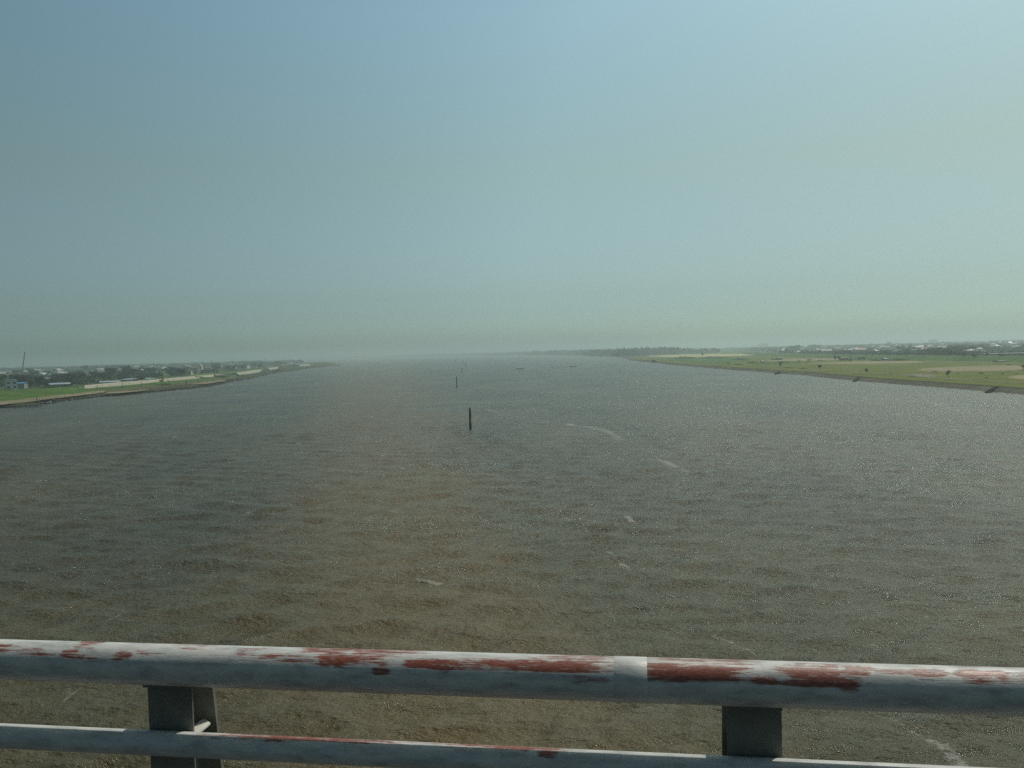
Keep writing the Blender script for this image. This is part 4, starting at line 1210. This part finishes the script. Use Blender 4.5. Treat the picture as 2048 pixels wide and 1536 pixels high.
# ------------------------------------------------------------------ boats and shore gear
hull_paints = {'white': flat_mat('boat_white', (0.62, 0.64, 0.62), .4, .12, 2), 'mint': flat_mat('boat_mint', (0.25, 0.42, 0.38), .4, .15, 2), 'dark': flat_mat('boat_dark', (0.045, 0.045, 0.04), .6, .3, 2),
               'grey': flat_mat('boat_grey', (0.20, 0.23, 0.23), .5, .2, 2), 'pink': flat_mat('boat_pink', (0.55, 0.40, 0.36), .5, .15, 2), 'yellow': flat_mat('machine_yellow', (0.50, 0.34, 0.04), .5, .2, 2)}
def hull_mesh(L, W, H, up=0.35):
    vs, fs = [], []; n = 9
    for i in range(n):
        t = i / (n - 1); x = (t - .5) * L
        w = W / 2 * (1 - max(0, (t - .55) / .45) ** 2.2) * (0.8 + .2 * min(1, t * 4))
        z = H * (1 + up * max(0, (t - .5) * 2) ** 2 + .08 * (1 - t) ** 3)
        vs += [(x, 0, -.12 * H + .3 * H * max(0, (t - .7) / .3)), (x, -w * .7, 0.02), (x, -w, z), (x, -w * .86, z), (x, -w * .8, z * .45), (x, w * .8, z * .45), (x, w * .86, z), (x, w, z), (x, w * .7, 0.02)]
    for i in range(n - 1):
        for j in range(9):
            k = (j + 1) % 9; fs.append((i * 9 + j, i * 9 + k, (i + 1) * 9 + k, (i + 1) * 9 + j))
    fs += [tuple(range(9))[::-1], tuple(8 * 9 + j for j in range(9))]
    return vs, fs
def boat(px, base, lpx, paint, label, rz=0.0, cabin=None, group='boats moored along the left bank', name='fishing_boat', z=0.05, flip=False, man=False, Lmax=9):
    p = G(px, base, z); s = p.y / FPX; L = min(lpx * s / max(.35, abs(math.cos(rz))), Lmax * 1.3)
    t = empty(name, (p.x, p.y, z), rz, label, 'boat', group)
    vs, fs = hull_mesh(L, L * .24, L * .085)
    if flip: vs = [(x, -y, L * .1 - zz) for x, y, zz in vs]
    h = mesh_obj('hull', vs, fs, hull_paints[paint], t)
    if cabin:
        b = MB(); b.box((-L * .12, 0, L * .13), (L * .24, L * .15, L * .15)); b.build('cabin', hull_paints[cabin], t)
        b = MB(); b.tube((-L * .02, 0, L * .2), (-L * .02, 0, L * .42), L * .008, n=5); b.build('mast', grey_wood, t)
    elif not flip:
        b = MB()
        for q in (-.25, 0, .2): b.box((L * q, 0, L * .06), (L * .04, L * .19, L * .012))
        b.build('thwart', grey_wood, t)
    return t
boat(1039.5, 738.3, 15, 'dark', 'left one of two low dark boats lying out on the open river', 0.05, None, None, z=0, Lmax=8)
boat(1146, 733.8, 14, 'dark', 'right one of two low dark boats lying out on the open river', -0.03, None, None, z=0, Lmax=8)
for a in [
    (102, 806.5, 20, 'mint', 'mint green boat with a white cabin moored by the near jetty', .1, 'white'), (88, 807.8, 16, 'grey', 'grey open boat left of the mint green one', .2, None),
    (120, 802.6, 16, 'grey', 'grey open boat right of the mint green one', .15, None), (157, 798.8, 18, 'mint', 'pale open boat just below the second jetty', .1, None),
    (179, 796.2, 18, 'grey', 'grey boat with cabin beside the second jetty', .2, 'grey'), (259, 784.2, 30, 'white', 'long white-edged boat moored off the racks', .05, None),
    (276, 778, 10, 'white', 'small white cabin boat behind the long white-edged one', .3, 'white'), (280, 782, 8, 'white', 'tiny white skiff right of the long white-edged boat', .2, None),
    (304, 778.6, 10, 'mint', 'mint skiff, first in the crowded moorings', .3, None), (312, 775.6, 8, 'yellow', 'yellowish skiff in the crowded moorings', .5, None), (322, 777.4, 9, 'white', 'white skiff in the crowded moorings', .2, 'white'),
    (334, 775.6, 10, 'grey', 'grey skiff in the crowded moorings', .1, None), (347, 774, 10, 'mint', 'mint boat in the middle of the crowded moorings', .4, 'white'), (358, 773.2, 9, 'dark', 'dark skiff in the crowded moorings', .2, None),
    (368, 770.2, 11, 'white', 'white boat behind the crowded moorings', .1, 'white'), (381, 771.6, 11, 'mint', 'mint boat at the far end of the crowded moorings', .2, None), (389, 770.4, 6, 'white', 'tiny white skiff at the far end of the crowded moorings', .2, None),
    (255, 779.4, 14, 'dark', 'dark boat close under the racks', .3, None), (566, 741.4, 9, 'white', 'white boat at the bend, left of three', .3, 'white'), (580, 740.4, 11, 'grey', 'grey boat at the bend, middle of three', .1, None),
    (594, 738.6, 10, 'mint', 'pale boat at the bend, right of three', .2, 'white'), (644, 732, 6, 'white', 'white boat near the tip of the left point', .1, None),
]:
    boat(a[0], a[1], a[2], a[3], a[4], a[5], a[6])
for a in [(143, 778.2, 9, 'white', 'white upturned boat on the grass, left of four'), (150, 778, 7, 'pink', 'pinkish upturned boat on the grass, second of four'),
          (158, 777.6, 9, 'mint', 'mint upturned boat on the grass, third of four'), (163, 776.2, 10, 'white', 'white upturned boat on the grass, right of four')]:
    boat(*a, rz=.2, group='upturned boats on the green bank', z=2.7, flip=True, name='upturned_boat')
# jetties on piles
def jetty(pa, pb, w, label, z=0.55):
    A, B = G(*pa, z), G(*pb, z); d = (B - A); L = d.length; rz = math.atan2(d.y, d.x)
    t = empty('jetty', (A.x, A.y, 0), rz, label, 'jetty')
    b = MB(); n = int(L / .6)
    for i in range(n): b.box((L * (i + .5) / n, 0, z + .04 * math.sin(i * 2.1)), (L / n * .85, w, .09))
    b.box((L / 2, -w * .4, z - .13), (L, .14, .16)); b.box((L / 2, w * .4, z - .13), (L, .14, .16))
    b.build('deck', dark_wood, t)
    for i in range(int(L / 4) + 1):
        for sy in (-1, 1):
            q = MB(); hh = z + (1.0 if (i + sy) % 3 == 0 else .15)
            q.tube((i * 4, sy * w * .45, -1.2), (i * 4, sy * w * .45, hh), .09, n=6); q.build('leg', dark_wood, t)
jetty((-30, 813.5), (80, 810.2), 3.6, 'long dark jetty at the left edge, in front of the tan foreshore')
jetty((152, 789.6), (226, 786.6), 3.0, 'second dark jetty reaching out beyond the tan foreshore')
jetty((345, 772.5), (372, 768.2), 1.6, 'narrow jetty among the crowded moorings')
jetty((574, 741), (600, 739.8), 2.2, 'small jetty with boats at the river bend')
# racks: rows of stakes with a rail across
def rack(px0, px1, b0, b1, hpx, n, label):
    A, B = G(px0, b0, 0), G(px1, b1, 0); s = A.y / FPX; H = hpx * s; d = B - A; rz = math.atan2(d.y, d.x); L = d.length
    t = empty('net_rack', (A.x, A.y, 0), rz, label, 'net rack')
    for i in range(n):
        q = MB(); x = L * i / (n - 1); q.tube((x, 0, -.6), (x + random.uniform(-.1, .1), random.uniform(-.2, .2), H * random.uniform(.9, 1.25)), .07, .05, 5); q.build('stake', grey_wood, t)
    q = MB(); q.tube((0, 0, H * .85), (L, 0, H * .85), .05, n=5); q.tube((0, 0.1, H * .45), (L, .1, H * .45), .035, n=5); q.build('crossbar', grey_wood, t)
rack(60, 84, 808, 805.4, 9, 7, 'weathered net rack on the foreshore by the long jetty')
rack(86, 118, 804.6, 800.6, 9, 9, 'net rack behind the mint green boat')
rack(190, 246, 786.4, 782.8, 13, 12, 'tall net rack in front of the beginning of the concrete levee')
rack(248, 312, 781.4, 777.6, 13, 13, 'long net rack standing before the concrete levee')
rack(316, 360, 776.8, 772.6, 8, 9, 'lower net rack at the crowded moorings')
STAKES = [(73.6, 809, 792.5), (93, 800, 790), (30, 817, 811), (130, 800, 791), (146, 795, 787), (194, 783, 769.5), (245.5, 783, 765), (283, 779, 763.5), (339, 775, 760.5), (372, 774, 760), (373, 774.5, 763), (384, 758.5, 752.5),
          (396, 770, 757), (415, 769, 759), (302, 778, 770), (325, 776, 767), (352, 774, 765), (360, 773.5, 766), (404, 767.5, 760), (427, 766.6, 760), (448, 764, 757), (487, 757, 751), (545, 746, 739), (560, 743.5, 736), (588, 741, 735), (606, 736, 730)]
for i, (px, base, top) in enumerate(STAKES):
    p = G(px, base, 0); s = p.y / FPX; H = (base - top) * s
    b = MB(); b.tube((0, 0, -.8), (random.uniform(-.25, .25), 0, H), .11 + .00012 * p.y, .07 + .0001 * p.y, 6)
    o = b.build('mooring_stake', dark_wood); o.location = (p.x, p.y, 0)
    tag(o, 'thin dark mooring stake standing in the shallows of the left bank', 'stake', 'mooring stakes along the left bank')
# buoys
BUOYS = [(243.2, 803.4, 'orange', 'orange buoy floating off the left bank'), (60, 825.6, 'yellow', 'yellowish buoy low in the water, nearest on the left'), (289.5, 794, 'white', 'white float off the racks'),
         (359, 782.4, 'orange', 'reddish buoy off the crowded moorings'), (329, 781.4, 'cyan', 'pale cyan buoy off the crowded moorings'), (463.5, 769.2, 'white', 'small white float beyond the moorings'), (423, 774.2, 'dark', 'small dark float beyond the moorings'),
         (480, 769, 'white', None)]
BC = {'orange': (0.55, 0.10, 0.05), 'yellow': (0.5, 0.42, 0.12), 'white': (0.7, 0.7, 0.68), 'cyan': (0.2, 0.5, 0.5), 'dark': (0.03, 0.03, 0.03)}
for px, py, c, lab in BUOYS:
    if not lab: continue
    p = G(px, py, 0); r = 1.0 * p.y / FPX * (1.6 if c == 'orange' else 1.2)
    t = empty('buoy', (p.x, p.y, 0), 0, lab, 'buoy')
    vs, fs = [], []; n = 12; prof = [(0, -.5), (.6, -.45), (1, -.1), (1, .15), (.75, .5), (.3, .8), (.12, .9), (.12, 1.15), (0, 1.2)]
    for q, z in prof:
        for i in range(n): vs.append((q * r * math.cos(6.283 * i / n), q * r * math.sin(6.283 * i / n), z * r * .7))
    for j in range(len(prof) - 1):
        for i in range(n):
            k = (i + 1) % n; fs.append((j * n + i, j * n + k, (j + 1) * n + k, (j + 1) * n + i))
    mesh_obj('float', vs, fs, flat_mat('buoy_' + c, BC[c], .4, .1, 2), t, True)
    b = MB(); b.tube((0, 0, r * .84), (0, 0, r * 1.1), r * .18, r * .1, 8); b.build('ring', grey_wood, t)
# yellow excavator on the shore
p = G(323.5, 764.5, ZL + .5); s = p.y / FPX
ex = empty('excavator', p, 0.4, 'small yellow excavator working on the shore below the concrete levee', 'excavator')
b = MB(); b.box((0, -.9, .35), (3, .5, .7)); b.box((0, .9, .35), (3, .5, .7)); b.build('tracks', dark_wood, ex)
b = MB(); b.box((-.3, 0, 1.25), (2.6, 2.0, 1.0)); b.box((.5, -.5, 2.1), (1.1, .9, 1.0)); b.build('body', hull_paints['yellow'], ex)
b = MB(); b.tube((.9, .2, 1.5), (3.0, .2, 3.2), .2, .16, 6); b.tube((3.0, .2, 3.2), (4.0, .2, 1.2), .15, .12, 6); b.box((4.0, .2, .9), (.7, .8, .6)); b.build('arm', hull_paints['yellow'], ex)
# parked vehicles on the right flats
def vehicle(px, base, wpx, paint, label, kind='van', rz=0.2):
    p = G(px, base, ZL + .1); L = {'van': 4.6, 'car': 4.0, 'truck': 6.5}[kind]
    t = empty('parked_' + kind, p, rz, label, kind, 'vehicles parked at the foot of the right levee')
    b = MB()
    if kind == 'car':
        b.poly([(-L / 2, -.8, .35), (L / 2, -.8, .35), (L / 2, .8, .35), (-L / 2, .8, .35), (-L / 2, -.8, .85), (L / 2, -.8, .8), (L / 2, .8, .8), (-L / 2, .8, .85)], [(3, 2, 1, 0), (4, 5, 6, 7), (0, 1, 5, 4), (1, 2, 6, 5), (2, 3, 7, 6), (3, 0, 4, 7)])
        b.box((-.2, 0, 1.13), (L * .55, 1.4, .56), taper=.82)
    elif kind == 'van':
        b.box((-.3, 0, 1.1), (L - .6, 1.7, 1.5), taper=.95); b.box((L / 2 - .45, 0, .75), (.9, 1.65, .8), taper=.9)
    else:
        b.box((-.8, 0, 1.5), (L - 1.8, 2.0, 2.0)); b.box((L / 2 - .75, 0, 1.2), (1.4, 1.9, 1.7), taper=.92)
    b.build('body', flat_mat('paint_' + paint, {'white': (.75, .75, .75), 'silver': (.5, .52, .54), 'grey': (.2, .21, .22)}[paint], .25, .05, 1), t)
    w = MB(); w.box((-.2, 0, 1.35 if kind != 'car' else 1.12), (L * (.5 if kind != 'car' else .48), 1.76 if kind != 'car' else 1.44, .4 if kind != 'car' else .3)); w.build('window', win_m, t)
    for sx in (-1, 1):
        for sy in (-1, 1):
            q = MB(); q.tube((sx * L * .32, sy * .85 - .1, .33), (sx * L * .32, sy * .85 + .1, .33), .33, n=12); q.build('wheel', dark_wood, t)
vehicle(1714, 719.4, 6, 'white', 'brightest white van parked below the white roofed shelter', 'van', .1)
vehicle(1707, 719.2, 6, 'silver', 'silver car parked left of the brightest white van', 'car', .1)
vehicle(1739.5, 720.2, 6, 'white', 'white car parked right of the shelter, left of two', 'car', .5)
vehicle(1745.5, 720.2, 6, 'silver', 'pale car parked right of the shelter, right of two', 'car', .5)
vehicle(1724, 720, 6, 'grey', 'grey truck parked between the van and the pale cars', 'truck', .0)
# drainage cuts through the revetment, their shade painted in as near-black colour
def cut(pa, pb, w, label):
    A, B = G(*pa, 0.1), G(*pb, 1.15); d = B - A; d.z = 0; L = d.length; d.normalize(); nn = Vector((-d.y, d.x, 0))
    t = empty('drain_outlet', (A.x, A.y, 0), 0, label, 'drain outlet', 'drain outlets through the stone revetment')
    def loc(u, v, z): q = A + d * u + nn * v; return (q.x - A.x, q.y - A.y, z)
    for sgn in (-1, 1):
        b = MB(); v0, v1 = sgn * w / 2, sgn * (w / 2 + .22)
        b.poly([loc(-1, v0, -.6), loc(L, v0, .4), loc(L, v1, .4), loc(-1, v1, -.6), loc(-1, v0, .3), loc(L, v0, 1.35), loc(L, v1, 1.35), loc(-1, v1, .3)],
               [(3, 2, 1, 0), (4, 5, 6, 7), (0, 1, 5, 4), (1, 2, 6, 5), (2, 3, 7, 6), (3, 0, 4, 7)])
        b.build('side_wall', flat_mat('shade_dark_concrete', (0.04, 0.038, 0.032), .95, .35, .8, spec=0.04), t)
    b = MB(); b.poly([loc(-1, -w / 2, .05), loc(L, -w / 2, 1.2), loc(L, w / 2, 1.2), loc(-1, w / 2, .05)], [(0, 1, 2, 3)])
    b.build('channel_floor', flat_mat('shade_dark_floor', (0.018, 0.017, 0.014), .95, .3, 1, spec=0.04), t)
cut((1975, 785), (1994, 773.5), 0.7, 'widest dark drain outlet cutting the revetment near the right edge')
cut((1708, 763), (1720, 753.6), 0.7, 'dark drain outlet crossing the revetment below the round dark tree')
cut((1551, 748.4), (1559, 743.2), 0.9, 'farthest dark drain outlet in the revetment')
# beached white boat at the foot of the revetment
boat(1747, 766.4, 5, 'white', 'tiny white boat lying at the foot of the revetment', .3, None, None, Lmax=4)
boat(1369, 729.6, 6, 'white', 'tiny white boat on the revetment near the inlet', .2, None, None, z=.6, Lmax=6)

# rubble and driftwood littering the left shoreline: too many small pieces to count
r_ = random.Random(21); vs, fs = [], []
for _ in range(1500):
    px = r_.uniform(90, 640); i0 = None
    if r_.random() < .5: px = r_.uniform(200, 480)
    py = float(np.interp(px, [p[0] for p in edge_pxl], [p[1] for p in edge_pxl])) - r_.uniform(-0.8, 3.2) * (1 if px < 500 else .7)
    p = G(px, py, 0.35)
    s = r_.uniform(.2, .6) * (1 + p.y / 900); k = len(vs); a = r_.uniform(0, 6.28)
    for t in range(4):
        vs.append((p.x + s * math.cos(a + t * 1.57) * r_.uniform(.6, 1.2), p.y + s * math.sin(a + t * 1.57) * r_.uniform(.6, 1.2), 0.0))
    for t in range(4):
        vs.append((p.x + .6 * s * math.cos(a + t * 1.57), p.y + .6 * s * math.sin(a + t * 1.57), 0.2 + s * r_.uniform(.3, .8)))
    fs += [(k + 4, k + 5, k + 6, k + 7)] + [(k + t, k + (t + 1) % 4, k + 4 + (t + 1) % 4, k + 4 + t) for t in range(4)]
tag(mesh_obj('shore_rubble', vs, fs, grass_mat('rubble', (0.03, 0.03, 0.025), (0.08, 0.075, 0.06), (0.22, 0.20, 0.16), 0.35)), 'dark rubble and debris along the waterline of the left bank', kind='stuff')
HAZE_COL, HAZE_D, HAZE_G, HAZE_TOP = (0.79, 0.93, 0.93), 0.00040, 0.5, 60.0
# ------------------------------------------------------------------ haze
hz, hn, hl, hb = new_mat('haze_air')
hn.remove(hb)
pv = hn.new('ShaderNodeVolumePrincipled')
pv.inputs['Color'].default_value = (*HAZE_COL, 1)
pv.inputs['Density'].default_value = HAZE_D
pv.inputs['Anisotropy'].default_value = HAZE_G
out = [x for x in hn if x.type == 'OUTPUT_MATERIAL'][0]
hl.new(pv.outputs[0], out.inputs['Volume'])
hx = BIG + 300
bz = MB(); bz.box((0, (BIG - 400) / 2, (HAZE_TOP - 3.0) / 2), (2 * hx, BIG + 400 + 600, HAZE_TOP + 3.0))
ho = bz.build('haze', hz)
tag(ho, kind='stuff', label='thin summer haze over the whole estuary')
